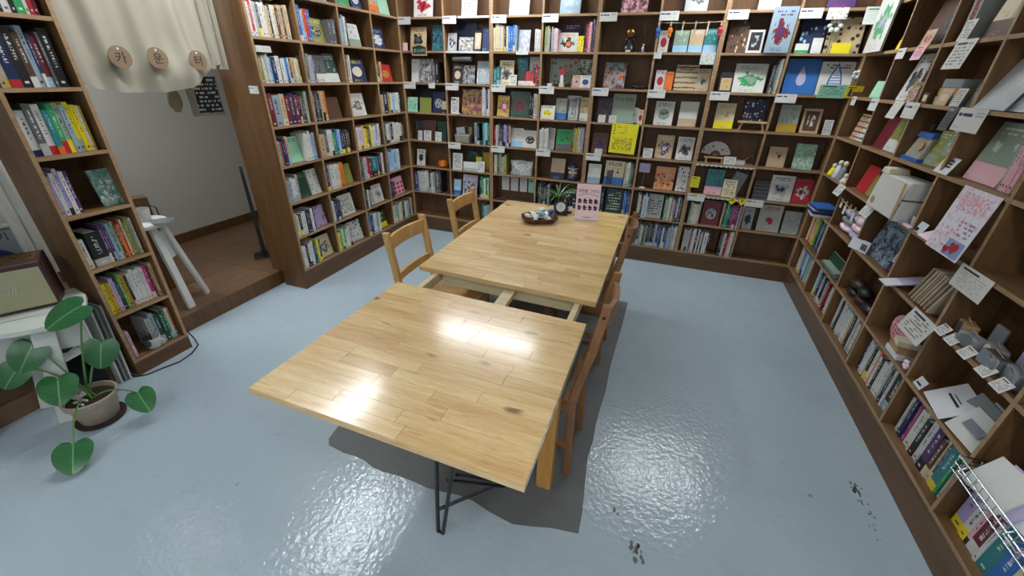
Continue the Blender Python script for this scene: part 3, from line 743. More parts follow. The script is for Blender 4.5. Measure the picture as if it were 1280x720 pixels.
# ================================================================== chairs
def chair(label, loc, rz, wood, W, H, seat_h, lean, pad=False, post=.042, depth=.40, kindn='dining_chair', lower=True):
    """back towards local -x, facing +x; width along y"""
    t = thing(kindn, label, 'chair', loc, rz, 'wooden chairs tucked at the table'); hw = W/2-post/2
    for s in (-1, 1):
        b = MB(); p = [(.006 if pad else 0, s*hw, 0), (.018 if pad else -.01, s*hw, seat_h), (-lean*.55, s*hw, seat_h+(H-seat_h)*.55), (-lean, s*hw, H)]
        for a_, c_ in zip(p, p[1:]):
            d = Vector(c_)-Vector(a_); b.hexa([Vector(a_)+Vector((dx*post*.5, dy*post*.32, 0)) for dx, dy in ((-1,-1),(1,-1),(1,1),(-1,1))]+[Vector(c_)+Vector((dx*post*.5, dy*post*.32, 0)) for dx, dy in ((-1,-1),(1,-1),(1,1),(-1,1))])
        o = b.build('back_post', wood, t, bevel=.004)
        bl = MB(); zz = H-.052 if pad else H-.06
        xx = -lean*(zz/H)**1.5
        if pad: bl.tube([(-lean*.9, s*(hw+post*.32-.001), zz), (-lean*.9, s*(hw+post*.32+.0015), zz)], .007, 10); bl.build('screw', M['black'], o)
        MB().box(depth-post, depth, s*hw-post*.4, s*hw+post*.4, 0, seat_h-.012).build('front_leg', wood, t, bevel=.004)
        MB().box(.0, depth-post, s*hw-.011, s*hw+.011, .18, .215).build('stretcher', wood, t, bevel=.003)
        MB().box(.0, depth-post, s*hw-.011, s*hw+.011, seat_h-.075, seat_h-.02).build('seat_rail', wood, t, bevel=.003)
    def slat(z, hh, name, bow, xo):
        def f(u, v):
            y = (u-.5)*2*hw; return (xo-bow*(1-(2*u-1)**2), y, z+hh*v)
        b = MB(); b.sheet(f, 10, 1, thick=.020, nrm=(1, 0, 0)); b.build(name, wood, t, smooth=True)
    k = lambda z: -lean*max(0, (z-seat_h)/(H-seat_h))+.01
    slat(H-.115, .085, 'top_slat', .03, k(H-.08))
    if lower: slat(seat_h+.14, .05, 'lower_slat', .02, k(seat_h+.16))
    MB().box(-.005, depth+.012, -W/2+.004, W/2-.004, seat_h-.014, seat_h+.006).build('seat', wood, t, bevel=.004)
    if pad: MB().box(.055, depth+.0, -W/2+.02, W/2-.01, seat_h+.006, seat_h+.024).build('seat_pad', M['greenpad'], t, bevel=.006)
    return t
chair('pale pine chair at the doorway side, beside the open table gap', (1.20, -2.17, 0), 0, M['pine'], .43, .90, .455, .075)
chair('pale pine chair at the doorway side, further along by the snack tray', (1.20, -1.39, 0), 0, M['pine'], .43, .90, .455, .075)
chair('brown chair with green seat cloth beside the pulled-out table end', (2.375, -2.69, 0), PI, M['redwood'], .345, .965, .47, .075, True, .036, lower=False)
chair('brown chair with green seat cloth on the mat side, nearer far wall', (2.372, -1.76, 0), PI, M['redwood'], .345, .975, .47, .075, True, .036, lower=False)

# ---- on the table
ps = thing('table_sign', 'pink upright printed sign with dark pictures standing on table far end', 'sign', (2.068, -1.165, TZ+.001), math.radians(10))
b = MB(); b.bar((0, 0, .002), (0, .03, .268), .178, .004, (0, 1, 0)); b.build('panel', M['pink'], ps)
MB().box(-.089, .089, -.012, .075, 0, .003).build('base', M['plastic'], ps)
pr_ = math.radians(90)-math.atan2(.03, .266)
def onp(x, z): return (x, z*.03/.266-.0035, z)
RX = (pr_, 0, 0)
text('자연을 그리다', .027, M['navy'], ps, onp(0, .217), RX)
b = MB()
for r_ in range(2):
    for i in range(4):
        x, z = -.060+i*.040, .148-r_*.050; a = onp(x, z)
        for (dx, dz, w_, h_) in ((0, 0, .027, .012), (0, -.014, .022 if r_ else .026, .012), (-.004, .009, .012, .012)):
            b.box(x+dx-w_/2, x+dx+w_/2, a[1]+dz*.11-.0012, a[1]+dz*.11, z+dz-h_/2, z+dz+h_/2)
b.build('printed_picture', M['ink'], ps)
def arc(u, v): x = -.075+.15*u; z = .178+.016*math.sin(PI*u)+.006*v; return (x, z*.03/.266-.0032, z)
MB().sheet(arc, 12, 1).build('printed_arc', M['lav'], ps)
b = MB(); b.box(-.03, .03, -.0005, .0005, 0, .004); b.build('printed_line', M['greyink'], ps, loc=onp(0, .022))
tr = thing('snack_tray', 'oval brown wicker tray on the table with wrapped snacks in it', 'tray', (1.745, -1.33, TZ+.0006), math.radians(25))
b = MB(); b.lathe([(.10, 0), (.122, .008), (.140, .032), (.146, .040), (.140, .040), (.116, .012), (.02, .009)], 40, sx=1, sy=.72)
for q_, (x_, y_, z_) in enumerate(b.v):
    a_ = math.atan2(y_/.72, x_); k_ = 1/max(abs(math.cos(a_))**4+abs(math.sin(a_))**4, 1e-6)**.25; b.v[q_] = (x_*k_*.93, y_*k_*.93, z_)
b.build('basket', M['wicker'], tr, smooth=True)
b = MB()
for k_ in range(40):
    t_ = 2*PI*k_/40; q_ = .93/(math.cos(t_)**4+math.sin(t_)**4)**.25; xx, yy = .142*q_*math.cos(t_), .102*q_*math.sin(t_); b.box(xx-.004, xx+.004, yy-.004, yy+.004, .030, .0415)
b.build('woven_rim', M['wicker'], tr)
SN = [('white', 'paper'), ('yellow', 'yellow'), ('pale blue', 'teal'), ('white shiny', 'white'), ('white and blue', 'paper'), ('dark silver', 'silver'), ('pale yellow', 'yellow'), ('white crumpled', 'paper'), ('blue', 'blue'), ('yellow-white', 'cream'), ('clear', 'plastic'), ('white', 'white')]
for i, (cn, mk) in enumerate(SN):
    t_ = i*2.4; rr = .012+.0088*i
    p = Vector((1.745, -1.33, 0))+Matrix.Rotation(math.radians(25), 3, 'Z') @ Vector((rr*math.cos(t_), rr*.72*math.sin(t_), 0))
    r3 = random.Random(i)
    b = MB(); b.ball((0, 0, 0), .035, .023, .016, 10, jit=.16, rnd=r3); b.add([(-.05,-.014,.002),(-.03,-.01,.004),(-.03,.01,.004),(-.05,.014,.002)], [(0,1,2,3)]); b.add([(.05,-.014,.002),(.03,-.01,.004),(.03,.01,.004),(.05,.014,.002)], [(3,2,1,0)])
    o = b.build('wrapped_snack', M[mk], None, smooth=True, loc=(p.x, p.y, TZ+.034+.016*(i % 3)), rot=(r3.uniform(-.3, .3), r3.uniform(-.3, .3), r3.uniform(0, 6)))
    tag(o, '%s wrapped snack in the wicker tray on table' % (['topmost', 'lower', 'rim-side'][i % 3]+' '+cn+(' twisted' if i > 8 else '')), 'snack', 'snacks in the tray')
ck = thing('desk_clock', 'small round black desk clock with white dial on table', 'clock', (1.852, -1.10, TZ+.0006), math.radians(8))
b = MB(); b.lathe([(.030, -.02), (.055, -.012), (.052, .02), (.02, .03)], 24); o = b.build('case', M['black'], ck, smooth=True, loc=(0, 0, .056), rot=(math.radians(72), 0, 0))
b = MB(); b.lathe([(.037, 0), (.037, .004)], 24); b.build('dial', M['paper'], ck, loc=(0, -.029, .068), rot=(math.radians(72), 0, 0))
b = MB(); b.box(-.001, .001, -.0045, -.0035, 0, .024); b.box(0, .016, -.0045, -.0035, -.001, .001); b.build('hands', M['ink'], ck, loc=(0, -.0305, .068), rot=(math.radians(-18), 0, 0))
MB().box(-.055, .055, -.03, .04, 0, .014).build('foot', M['black'], ck, bevel=.005)
pt = thing('spider_plant', 'small spiky green plant in a dark bottle vase at table end', 'plant', (1.80, -.985, TZ+.0006))
b = MB(); b.lathe([(.03, 0), (.035, .01), (.035, .06), (.018, .09), (.016, .11)], 16); b.build('vase', M['glass'], pt, smooth=True)
r3 = random.Random(5)
for i in range(22):
    a_ = r3.uniform(0, 2*PI); L_ = r3.uniform(.15, .27); up_ = r3.uniform(.6, 1.2)
    def f(u, v, a_=a_, L_=L_, up_=up_):
        r_ = L_*u; z = .10+L_*up_*(u-.75*u*u*1.1); w_ = .007*(1-u)**.6*(v-.5)*2
        return (r_*math.cos(a_)-w_*math.sin(a_), r_*math.sin(a_)+w_*math.cos(a_), z)
    MB().sheet(f, 6, 1).build('leaf', M['stem'] if i % 3 else M['green'], pt)
bt = thing('small_bottle', 'tiny black bottle with pale label behind the desk clock', 'bottle', (1.905, -1.03, TZ+.0006))
MB().lathe([(.022, 0), (.024, .005), (.024, .075), (.009, .095), (.009, .12)], 16).build('body', M['glass'], bt, smooth=True)
MB().lathe([(.0245, .02), (.0245, .06)], 16).build('paper_label', M['paper'], bt, smooth=True)

# ================================================================== doorway side: curtain, stool, screen, hanging things
ct = thing('doorway_curtain', 'unbleached cotton half curtain hanging in the doorway with three round wooden tags', 'curtain', (-.42, -2.78, 2.28))
HEM = [(0, 1.66), (.10, 1.605), (.22, 1.582), (.46, 1.577), (.62, 1.60), (.72, 1.665), (.80, 1.722), (.86, 1.74)]
def hemz(y):
    for (a, za), (b_, zb) in zip(HEM, HEM[1:]):
        if y <= b_: t_ = (y-a)/(b_-a); t_ = t_*t_*(3-2*t_) if False else t_; return za+(zb-za)*t_
    return HEM[-1][1]
def cur(u, v):
    y = .03+.83*u; zb = hemz(max(0, y))-2.28; z = zb*(1-v)
    fold = .012*math.sin(y*31+1.5*v)+.008*math.sin(y*57+2)+.02*math.sin(y*9+1.2*(1-v))*(1-v)
    droop = .035*math.exp(-((y-.55)/.16)**2)*math.exp(-((v-.14)/.14)**2)
    return (fold+droop+.02*(1-v)**3, y, z)
MB().sheet(cur, 76, 22, thick=.002, nrm=(1, 0, 0)).build('cloth', M['cloth'], ct, smooth=True)
def gather(u, v):
    y = .80+.10*u+.02*v; z = -.57+.57*v; return (.03+.02*math.sin(u*14)-.01*v, y, z)
MB().sheet(gather, 16, 10, thick=.002, nrm=(1, 0, 0)).build('gathered_edge', M['cloth'], ct, smooth=True)
b = MB(); b.tube([(-.01, .03, .01), (-.01, .98, .01)], .012, 10); b.build('rod', M['white'], ct, smooth=True)
for (y, z, s) in ((.262, -.522, '카'), (.457, -.519, '운'), (.689, -.523, '터')):
    b = MB(); b.lathe([(.056, 0), (.057, .002), (.056, .005)], 28)
    o = b.build('round_tag', M['tan'], ct, smooth=True, loc=(.062 if y > .5 else .05, y, z), rot=(PI/2, 0, PI/2))
    text(s, .062, M['ink'], o, (0, -.006, .0056))
    b = MB(); b.lathe([(.006, 0), (.006, .0015)], 10); b.build('hole', M['paper'], o, loc=(0, .042, .0045))
hp = thing('printed_towel', 'white cloth with black lettered print hanging under the curtain', 'towel', (-.70, -1.99, 1.40), math.radians(84))
b = MB(); b.sheet(lambda u, v: (u*.235, .012*math.sin(7*u+2*v), v*.26), 12, 8, thick=.003, nrm=(0, -1, 0)); b.build('cloth', M['cloth'], hp, smooth=True)
def print_sheet():
    k = NT('black_lettered_print'); sp = k.n('SeparateXYZ', {0: k.obj()})
    d = dash_lines(k, k.math('MULTIPLY', sp.outputs[0], 5.), k.math('MULTIPLY', sp.outputs[2], 4.), 9., 11., .5)
    k.set('Base Color', k.mix(d, lin('1e2026'), lin('b9b9b4'))); k.set('Roughness', .8); return k.m
b = MB(); b.sheet(lambda u, v: (.055+u*.17, .012*math.sin(7*(.055+u*.17)/.235+2*(.02+v*.24)/.26)-.001, .02+v*.24), 12, 8, thick=.001, nrm=(0, -1, 0)); b.build('printed_panel', print_sheet(), hp, smooth=True)
b = MB(); b.tube([(.12, .02, .25), (.12, .03, .34), (.12, 0, .42)], .004, 6); b.build('cord', M['cream'], hp)
fb = thing('wool_pouch', 'beige woolly pouch hanging beside the printed towel', 'pouch', (-.72, -2.075, 1.45), PI/2)
b = MB(); b.ball((0, 0, .06), .05, .02, .075, 14, jit=.06); b.build('body', M['fur'], fb, smooth=True)
b = MB(); b.tube([(0, 0, .12), (0, .01, .22)], .003, 6); b.build('loop', M['cream'], fb)
st = thing('round_stool', 'white round-topped wooden stool on the raised doorway floor', 'stool', (-.79, -2.515, .1226), math.radians(28))
b = MB(); b.lathe([(.128, .600), (.145, .607), (.147, .630), (.140, .638)], 32); b.build('seat', M['whitewood'], st, smooth=True)
for sx, sy in ((1, -1), (1, 1), (-1, 1), (-1, -1)):
    b = MB(); b.bar((.085*sx, .05*sy, .60), (.185*sx, .115*sy, .0), .055, .024, (sx, sy*.2, .2)); b.build('leg', M['whitewood'], st, bevel=.004)
for sx in (1, -1):
    b = MB(); b.hexa([(sx*.098-.01, -.075, .36), (sx*.098+.01, -.075, .36), (sx*.098+.01, .075, .36), (sx*.098-.01, .075, .36), (sx*.08-.01, -.06, .56), (sx*.08+.01, -.06, .56), (sx*.08+.01, .06, .56), (sx*.08-.01, .06, .56)]); b.build('leg_panel', M['whitewood'], st)
mg = thing('patterned_cup', 'white cup with purple print on the round stool', 'cup', (-.765, -2.505, .7612))
b = MB(); b.lathe([(.036, 0), (.040, .004), (.048, .09), (.046, .09), (.038, .01)], 20); b.build('body', PTM['d'], mg, smooth=True); 
o = mg.children[0]; colours(o, 'w', 'v', 'w')
b = MB(); b.lathe([(.065, 0), (.068, .006), (.05, .008)], 20, c=(.045, .0, 0)); o = b.build('coaster', M['silver'], None, smooth=True, loc=(-.70, -2.46, .7612)); tag(o, 'small grey saucer beside the patterned cup on stool', 'saucer')
wb = thing('wooden_box', 'brown wooden box with a black cord behind the stool top', 'box', (-1.06, -2.40, .1228), math.radians(70))
MB().box(-.10, .10, -.05, .05, 0, .74).build('body', M['frame_wood'], wb, bevel=.003)
b = MB(); b.tube([(.09, -.055, .68), (.125, -.06, .66), (.13, -.05, .56), (.12, -.05, .45)], .004, 6); b.build('cord', M['black'], wb, smooth=True)
mo = thing('black_screen', 'thin black screen standing edge-on beside the door case', 'screen', (-.80, -1.84, .1226), math.radians(86))
b = MB(); b.hexa([(-.01, -.018, .06), (.28, -.018, .06), (.28, .018, .06), (-.01, .018, .06), (-.01, -.012, .80), (.28, -.012, .80), (.28, .012, .80), (-.01, .012, .80)]); 
mo.location = (-.85, -1.63, .1231); mo.rotation_euler[2] = math.radians(143); b.build('panel', M['black'], mo, bevel=.003)
MB().box(-.02, .16, -.09, .09, 0, .012).build('foot', M['black'], mo, bevel=.003); MB().box(.10, .14, -.01, .01, .012, .06).build('stem', M['black'], mo)
cb = MB(); cb.tube([(-.42, -3.125, .008), (-.30, -3.118, .006), (-.255, -3.08, .006), (-.237, -3.015, .005), (-.20, -2.92, .005), (-.215, -2.83, .005), (-.27, -2.745, .006), (-.34, -2.715, .02), (-.40, -2.72, .10)], .004, 6)
tag(cb.build('power_cord', M['black'], None, smooth=True), 'thin black power cord curling round the narrow bookcase foot', 'cord')

# ================================================================== corner with the white shelf unit, speaker and plant
ws = thing('white_stand', 'white wooden half-round stand with slanted plank legs beside narrow bookcase', 'stand', (-.35, -3.42, 0))
def P3(x, y, z): return (x+.35, y+3.42, z)
arc_ = [(-.46, -3.70), (-.32, -3.66), (-.20, -3.54), (-.12, -3.46), (-.087, -3.39), (-.097, -3.30), (-.163, -3.22), (-.30, -3.15), (-.45, -3.125), (-.45, -3.70)]
b = MB(); b.prism([(x+.35, y+3.42) for x, y in arc_], .578, .603); b.build('top', M['whitewood'], ws, bevel=.003)
for (a, c_) in (((-.19, -3.40, .578), (-.233, -3.475, 0)), ((-.36, -3.36, .578), (-.46, -3.45, 0)), ((-.40, -3.67, .578), (-.42, -3.76, 0)), ((-.42, -3.22, .578), (-.44, -3.23, 0))):
    b = MB(); b.bar(P3(*a), P3(*c_), .085, .022, (.87, -.49, .1)); b.build('leg', M['whitewood'], ws, bevel=.003)
b = MB(); b.prism([(x+.35, y+3.42) for x, y in ((-.47, -3.62), (-.34, -3.55), (-.26, -3.43), (-.30, -3.24), (-.47, -3.20))], .30, .315); b.build('lower_shelf', M['whitewood'], ws)
b = MB(); b.hexa([P3(*q) for q in ((-.36, -3.54, .40), (-.15, -3.27, .40), (-.16, -3.26, .40), (-.37, -3.53, .40), (-.32, -3.56, .577), (-.11, -3.28, .577), (-.12, -3.27, .577), (-.33, -3.55, .577))]); b.build('front_panel', M['whitewood'], ws)
for i, (cn, mk) in enumerate((('grey photo', 'silver'), ('white', 'paper'), ('black-edged', 'dark'))):
    o = MB().box(-.07, .07, -.055, .055, 0, .006).build('magazine', M[mk], None, loc=(-.40, -3.33+.004*i, .3156+.0066*i), rot=(0, 0, .4+.1*i))
    tag(o, '%s magazine lying on the lower shelf of the white stand' % cn, 'magazine', 'magazines on the white stand')
for i in range(3):
    b = MB(); b.hexa([(0, 0, 0), (.012, 0, 0), (.012, .006, 0), (0, .006, 0)]+[(-.0, .0, .46), (.012, .0, .46), (.012, .006, .46), (0, .006, .46)])
    o = MB().box(-.20, .0, 0, .008, 0, .50).build('leaning_board', M['white' if i != 1 else 'greybox'], None, loc=(-.315+.004*i, -3.185+.022*i, .0005), rot=(math.radians(-4), math.radians(-3), 0))
    tag(o, '%s thin board leaning on the narrow bookcase side, %s from the stand' % ('grey' if i == 1 else 'white', ORD[i]), 'board', 'thin boards by the narrow bookcase')
pf2 = thing('dark_picture_frame', 'dark brown framed panel standing on the floor under the white stand', 'picture frame', (-.43, -3.30, .0), math.radians(60))
b = MB(); b.box(-.13, .13, 0, .015, 0, .02); b.box(-.13, .13, 0, .015, .27, .29); b.box(-.13, -.11, 0, .015, .02, .27); b.box(.11, .13, 0, .015, .02, .27); b.build('frame', M['frame_wood'], pf2)
MB().box(-.11, .11, .006, .012, .02, .27).build('panel', M['glass'], pf2)
# speaker
spk = thing('loudspeaker', 'brown vinyl loudspeaker with woven beige front on the white stand', 'speaker', (-.30-.49*.19-.87*.09+.015, -3.25-.87*.19+.49*.09-.02, .6035), math.atan2(.872, .49))
spk.scale = (1.08, 1.08, 1.12); MB().box(-.19, .19, -.088, .09, .006, .222).build('cabinet', M['leather'], spk, bevel=.006)
def grille():
    k = NT('woven_grille_cloth'); v = k.obj(); w1 = k.n('TexWave', {'Vector': k.map(v, (1, 1, 1.6)), 'Scale': 70., 'Distortion': 1.5}, bands_direction='DIAGONAL').outputs[0]
    k.set('Base Color', k.mix(w1, lin('7a7a5c'), lin('b9b594'))); k.set('Roughness', .9); k.bump(w1, .3, .004); return k.m
MB().box(-.178, .178, -.093, -.088, .018, .198).build('grille', grille(), spk, bevel=.002)
text('Marshall', .046, M['silver'], spk, (0.0, -.0945, .112), (PI/2, 0, 0), ext=.0015, shear=.35)
b = MB()
for i in range(5): b.lathe([(.009, 0), (.009, .012), (.006, .014)], 12, c=(.15-.05*i, .0, .222))
b.build('knob', M['bronze'], spk, smooth=True)
MB().box(-.17, .17, -.05, .05, .2222, .2235).build('control_plate', M['bronze'], spk)
tab = thing('tablet', 'dark tablet with bright screen leaning on top of the loudspeaker', 'tablet', (-.425, -3.50, .866), math.atan2(.872, .49))
b = MB(); b.box(-.10, .10, 0, .008, 0, .14); b.build('case', M['black'], tab, rot=(math.radians(-14), 0, 0)); MB().box(-.092, .092, -.001, 0, .008, .132).build('display', M['teal'], tab, rot=(math.radians(-14), 0, 0))
# rack with rails and papers behind
rk = thing('white_rack', 'white slatted rack with slanting rails behind the loudspeaker', 'rack', (-.60, -3.2, 0))
for (a, c_) in (((-.52, -3.115, .0), (-.52, -3.113, 1.42)), ((-.50, -3.175, .0), (-.50, -3.165, 1.42)), ((-.52, -3.62, 0), (-.52, -3.60, 1.42))):
    b = MB(); b.bar((a[0]+.5, a[1]+3.2, a[2]), (c_[0]+.5, c_[1]+3.2, c_[2]), .026, .03, (1, 0, 0)); b.build('rail', M['whitewood'], rk, bevel=.002)
for z in (.74, .95, 1.24): MB().box(-.09, -.045, -.41, .055, z, z+.016).build('board', M['whitewood'], rk)
for i, (z, cn, mk, w_) in enumerate(((.967, 'flat grey', 'greybox', .15), (.983, 'flat black-edged', 'dark', .14), (.999, 'flat white', 'paper', .16))):
    o = MB().box(-.021, .021, -w_, w_, 0, .014).build('flat_book', M[mk], None, loc=(-.668, -3.37, z)); tag(o, '%s book lying on the upper board of the white rack' % cn, 'book', 'books on the white rack')
wbx = MB().box(-.010, .010, -.14, .14, 0, .05).build('wooden_tray', M['lightwood'], None, loc=(-.679, -3.35, .7565)); tag(wbx, 'pale wooden tray box behind the speaker on white rack', 'box')
pbk = thing('picture_book', 'grey display book with dark blue arc and title behind the loudspeaker', 'book', (-.497, -3.33, .757), PI/2); pbk.location = (-.646, -3.30, .7565)
MB().box(-.15, .15, 0, .01, 0, .18).build('cover', M['greybox'], pbk)
b = MB(); b.prism([(.11*math.cos(PI*i/16), .10*math.sin(PI*i/16)) for i in range(17)], 0, .0008); b.build('printed_arc', M['navy'], pbk, loc=(.0, -.0002, .002), rot=(PI/2, 0, 0))
text('이야기', .05, M['ink'], pbk, (.04, -.0006, .145), (PI/2, 0, 0))
lp = put(FACE['m'], 'display_book', 'white illustrated picture standing on top board of the white rack', 'picture', (-.625, -3.40, 1.2565), (.29, .008, .23), (math.radians(-5), 0, PI/2)); colours(lp, 'w', 'z', 'G')
# potted plant
pp = thing('potted_plant', 'heart-leaved green plant in a clay pot on the floor by the white stand', 'plant', (-.10, -3.405, 0))
b = MB(); b.lathe([(.088, 0), (.104, .006), (.108, .018), (.09, .015)], 28); b.build('saucer', M['soil'], pp, smooth=True)
b = MB(); b.lathe([(.072, .012), (.080, .02), (.102, .135), (.113, .137), (.116, .165), (.106, .167), (.100, .140)], 28); b.build('pot', M['pot'], pp, smooth=True)
b = MB(); b.lathe([(.02, .148), (.099, .143)], 20); b.build('soil', M['soil'], pp)
r3 = random.Random(3)
for i in range(16):
    a_ = r3.uniform(2.6, 5.4); q = r3.uniform(.03, .085); b = MB(); b.ball((q*math.cos(a_), q*math.sin(a_), .152), r3.uniform(.009, .017), r3.uniform(.008, .013), .007, 8, jit=.12, rnd=r3); b.build('pebble', M['stone'], pp, smooth=True)
def leaf_mat():
    k = NT('heart_leaf'); v = k.obj(); sp = k.n('SeparateXYZ', {0: v}); x = k.math('ABSOLUTE', sp.outputs[0])
    vein = k.math('LESS_THAN', x, .018)
    rib = k.math('FRACT', k.math('MULTIPLY', k.math('ADD', sp.outputs[1], k.math('MULTIPLY', x, .8)), 6.))
    c = k.mix(k.noise(v, 3, 3), lin('1c4f2c'), lin('2f6c3a')); c = k.mix(k.math('MULTIPLY', k.math('LESS_THAN', rib, .06), .35), c, lin('5a9a58')); c = k.mix(k.math('MULTIPLY', vein, .6), c, lin('7db070'))
    k.set('Base Color', c); k.set('Roughness', .33); return k.m
lm = leaf_mat()
LF = MB(); ns = 12
def hw(t): # half width of a heart leaf along its length: t = -.22 (lobes) .. 1 (tip)
    return .50*max(0, 1-((t-.22)/.80)**2)**.62 if t > .22 else .50*max(0, 1-((.22-t)/.46)**2)**.5
rows = []
for i in range(17):
    t = -.235+1.235*i/16; w_ = hw(t)
    notch = max(0, .10-abs(min(t, 0))*.0) if False else 0
    rows.append([(w_*s, t+(.0), .0) for s in (-1, -.75, -.5, -.25, 0, .25, .5, .75, 1)])
vs = []
for r_ in rows:
    for (x, y, z) in r_:
        lobe = .24*math.exp(-(x/.10)**2)*max(0, 1-(y+.235)/.45) if y < .22 else 0
        y2 = y+lobe
        vs.append((x, y2, .16*abs(x)-.22*y2*y2-.25*x*x))
n9 = 9
LF.add(vs, [(j*n9+i, j*n9+i+1, (j+1)*n9+i+1, (j+1)*n9+i) for j in range(16) for i in range(8)])
leafme = LF.mesh('heart_leaf', [lm]); leafme.polygons.foreach_set('use_smooth', [True]*len(leafme.polygons))
LEAVES = [  # leaf joint, tip direction, face normal, length, width
    ((.03, -3.279, .69), (-.056, -.20, -.06), (.45, -.33, .82), .21, .19),
    ((-.223, -3.435, .50), (.03, -.14, -.13), (.80, -.35, .50), .18, .185),
    ((-.235, -3.508, .42), (.0, -.12, -.10), (.70, -.30, .60), .16, .16),
    ((-.075, -3.259, .44), (.037, -.091, -.16), (.80, -.50, .42), .185, .19),
    ((-.148, -3.452, .32), (.15, -.10, -.08), (.65, -.24, .70), .19, .19),
    ((.107, -3.597, .105), (.13, -.10, -.06), (.55, -.25, .80), .185, .185),
    ((.064, -3.284, .15), (.19, -.06, -.07), (.55, -.30, .80), .175, .16)]
for i, (p, d, nrm, L_, W_) in enumerate(LEAVES):
    y_ = Vector(d).normalized(); z_ = Vector(nrm); z_ = (z_-y_*z_.dot(y_)).normalized(); x_ = y_.cross(z_)
    p = Vector(p)+y_*L_*.5*.24; L_ *= .76; W_ *= .78; base = Vector(p)-Vector((-.10, -3.405, 0))
    o = bpy.data.objects.new('leaf', leafme); C.objects.link(o); o.parent = pp
    o.matrix_local = Matrix(((x_.x*W_, y_.x*L_, z_.x*L_, base.x), (x_.y*W_, y_.y*L_, z_.y*L_, base.y), (x_.z*W_, y_.z*L_, z_.z*L_, base.z), (0, 0, 0, 1)))
    s0 = Vector((r3.uniform(-.03, .03), r3.uniform(-.03, .03), .145)); mid_ = (s0+base)/2+Vector((0, 0, .07+.1*max(0, .2-base.z)))
    pts = [s0*(1-t)**2+mid_*2*t*(1-t)+base*t*t for t in [q/8 for q in range(9)]]
    b = MB(); b.tube(pts, [.0055-.002*q/8 for q in range(9)], 7); b.build('stem', M['stem'], pp, smooth=True)
pl2 = thing('flowered_mug', 'white flowered mug holding a dark little plant on lowest narrow shelf', 'mug', (AX-.05, AY0+.155, AZ[6]+T/2+.0005), 0.5)
b = MB(); b.lathe([(.036, 0), (.044, .008), (.047, .07), (.044, .07), (.038, .01)], 20); o = b.build('body', PTM['d'], pl2, smooth=True); colours(o, 'w', 'w', 'G')
b = MB(); b.tube([(.046, 0, .055), (.066, 0, .05), (.066, 0, .025), (.044, 0, .018)], .005, 7); b.build('handle', M['white'], pl2, smooth=True)
for i in range(7):
    a_ = i*.9; b = MB(); b.sheet(lambda u, v, a_=a_: ((.012+.03*u)*math.cos(a_)-.008*(v-.5)*math.sin(a_), (.012+.03*u)*math.sin(a_)+.008*(v-.5)*math.cos(a_), .06+.09*u-.03*u*u), 4, 1); b.build('leaf', M['black'], pl2)

# ================================================================== goods on the shelves
def goods(name, label, cat, case, r, b_, u, y=.05, z=0., turn=0., group=None):
    c = cell(case, r, b_); p = c.at(u, y, z+.0006)
    return thing(name, label, cat, p, c.rz+math.radians(turn), group)
g = goods('globe_figurine', 'bronze globe-headed figurine on a dark base in the far bookcase', 'figurine', 'B', 1, 4, .54, .07)
b = MB(); b.lathe([(.05, 0), (.055, .01), (.045, .05), (.02, .07), (.016, .10)], 16); b.build('base', M['black'], g, smooth=True)
b = MB(); b.ball((0, 0, .145), .045, n=18); b.build('globe', M['bronze'], g, smooth=True)
b = MB(); b.tube([(.035, 0, .06), (.05, -.01, .085), (.02, -.01, .10)], .009, 7); b.tube([(-.035, 0, .06), (-.03, -.01, .10), (-.01, -.01, .11)], .009, 7); b.build('arm', M['black'], g, smooth=True)
MB().box(-.02, .02, -.058, -.05, .002, .016).build('plaque', M['cream'], g)
g = goods('silver_ornament', 'tiny silver ornament beside the globe figurine', 'figurine', 'B', 1, 4, .80, .06)
b = MB(); b.lathe([(.014, 0), (.016, .03), (.006, .05)], 10); b.ball((0, 0, .055), .012); b.build('body', M['silver'], g, smooth=True)
b = MB(); b.tube([(.0, 0, .045), (.03, 0, .02), (.045, 0, .002)], .004, 6); b.build('tail', M['black'], g)
g = goods('black_lizard', 'small black toy animal lying beside the sunset book', 'figurine', 'B', 2, 4, .85, .05)
b = MB(); b.ball((0, 0, .016), .05, .018, .016); b.ball((-.055, -.003, .02), .016, .013, .012); b.tube([(.04, 0, .018), (.07, .01, .01), (.09, .0, .004)], [.01, .006, .002], 7); b.build('body', M['black'], g, smooth=True)
b = MB(); [b.tube([(x, s*.015, .012), (x, s*.028, .001)], .005, 6) for x in (-.03, .03) for s in (-1, 1)]; b.build('leg', M['black'], g)
g = goods('pumpkin', 'small orange pumpkin ornament alone on a far-bookcase shelf', 'ornament', 'B', 5, 0, .78, .06)
b = MB(); b.lathe([(.02, 0), (.05, .014), (.058, .045), (.046, .074), (.015, .084)], 32, lobes=8, la=.06); b.build('body', M['pumpkin'], g, smooth=True)
b = MB(); b.tube([(0, 0, .075), (.004, 0, .10)], .006, 7); b.build('stem', M['stem'], g)
g = goods('carousel_ornament', 'little navy and white carousel ornament beside the collage book', 'ornament', 'B', 5, 3, .78, .06)
b = MB(); b.lathe([(.045, 0), (.05, .006), (.05, .028), (.042, .034)], 24); b.build('base', M['navy'], g, smooth=True)
b = MB(); b.lathe([(.05, .125), (.048, .14), (.02, .16), (.004, .185)], 24); b.build('roof', M['navy'], g, smooth=True)
b = MB(); b.lathe([(.052, .118), (.053, .127)], 24, lobes=12, la=.04); b.build('canopy_rim', M['white'], g, smooth=True)
b = MB(); [b.tube([(.036*math.cos(t), .036*math.sin(t), .033), (.036*math.cos(t), .036*math.sin(t), .12)], .0025, 6) for t in [q*PI/3 for q in range(6)]]; b.lathe([(.014, .033), (.014, .12)], 12); b.build('pole', M['white'], g)
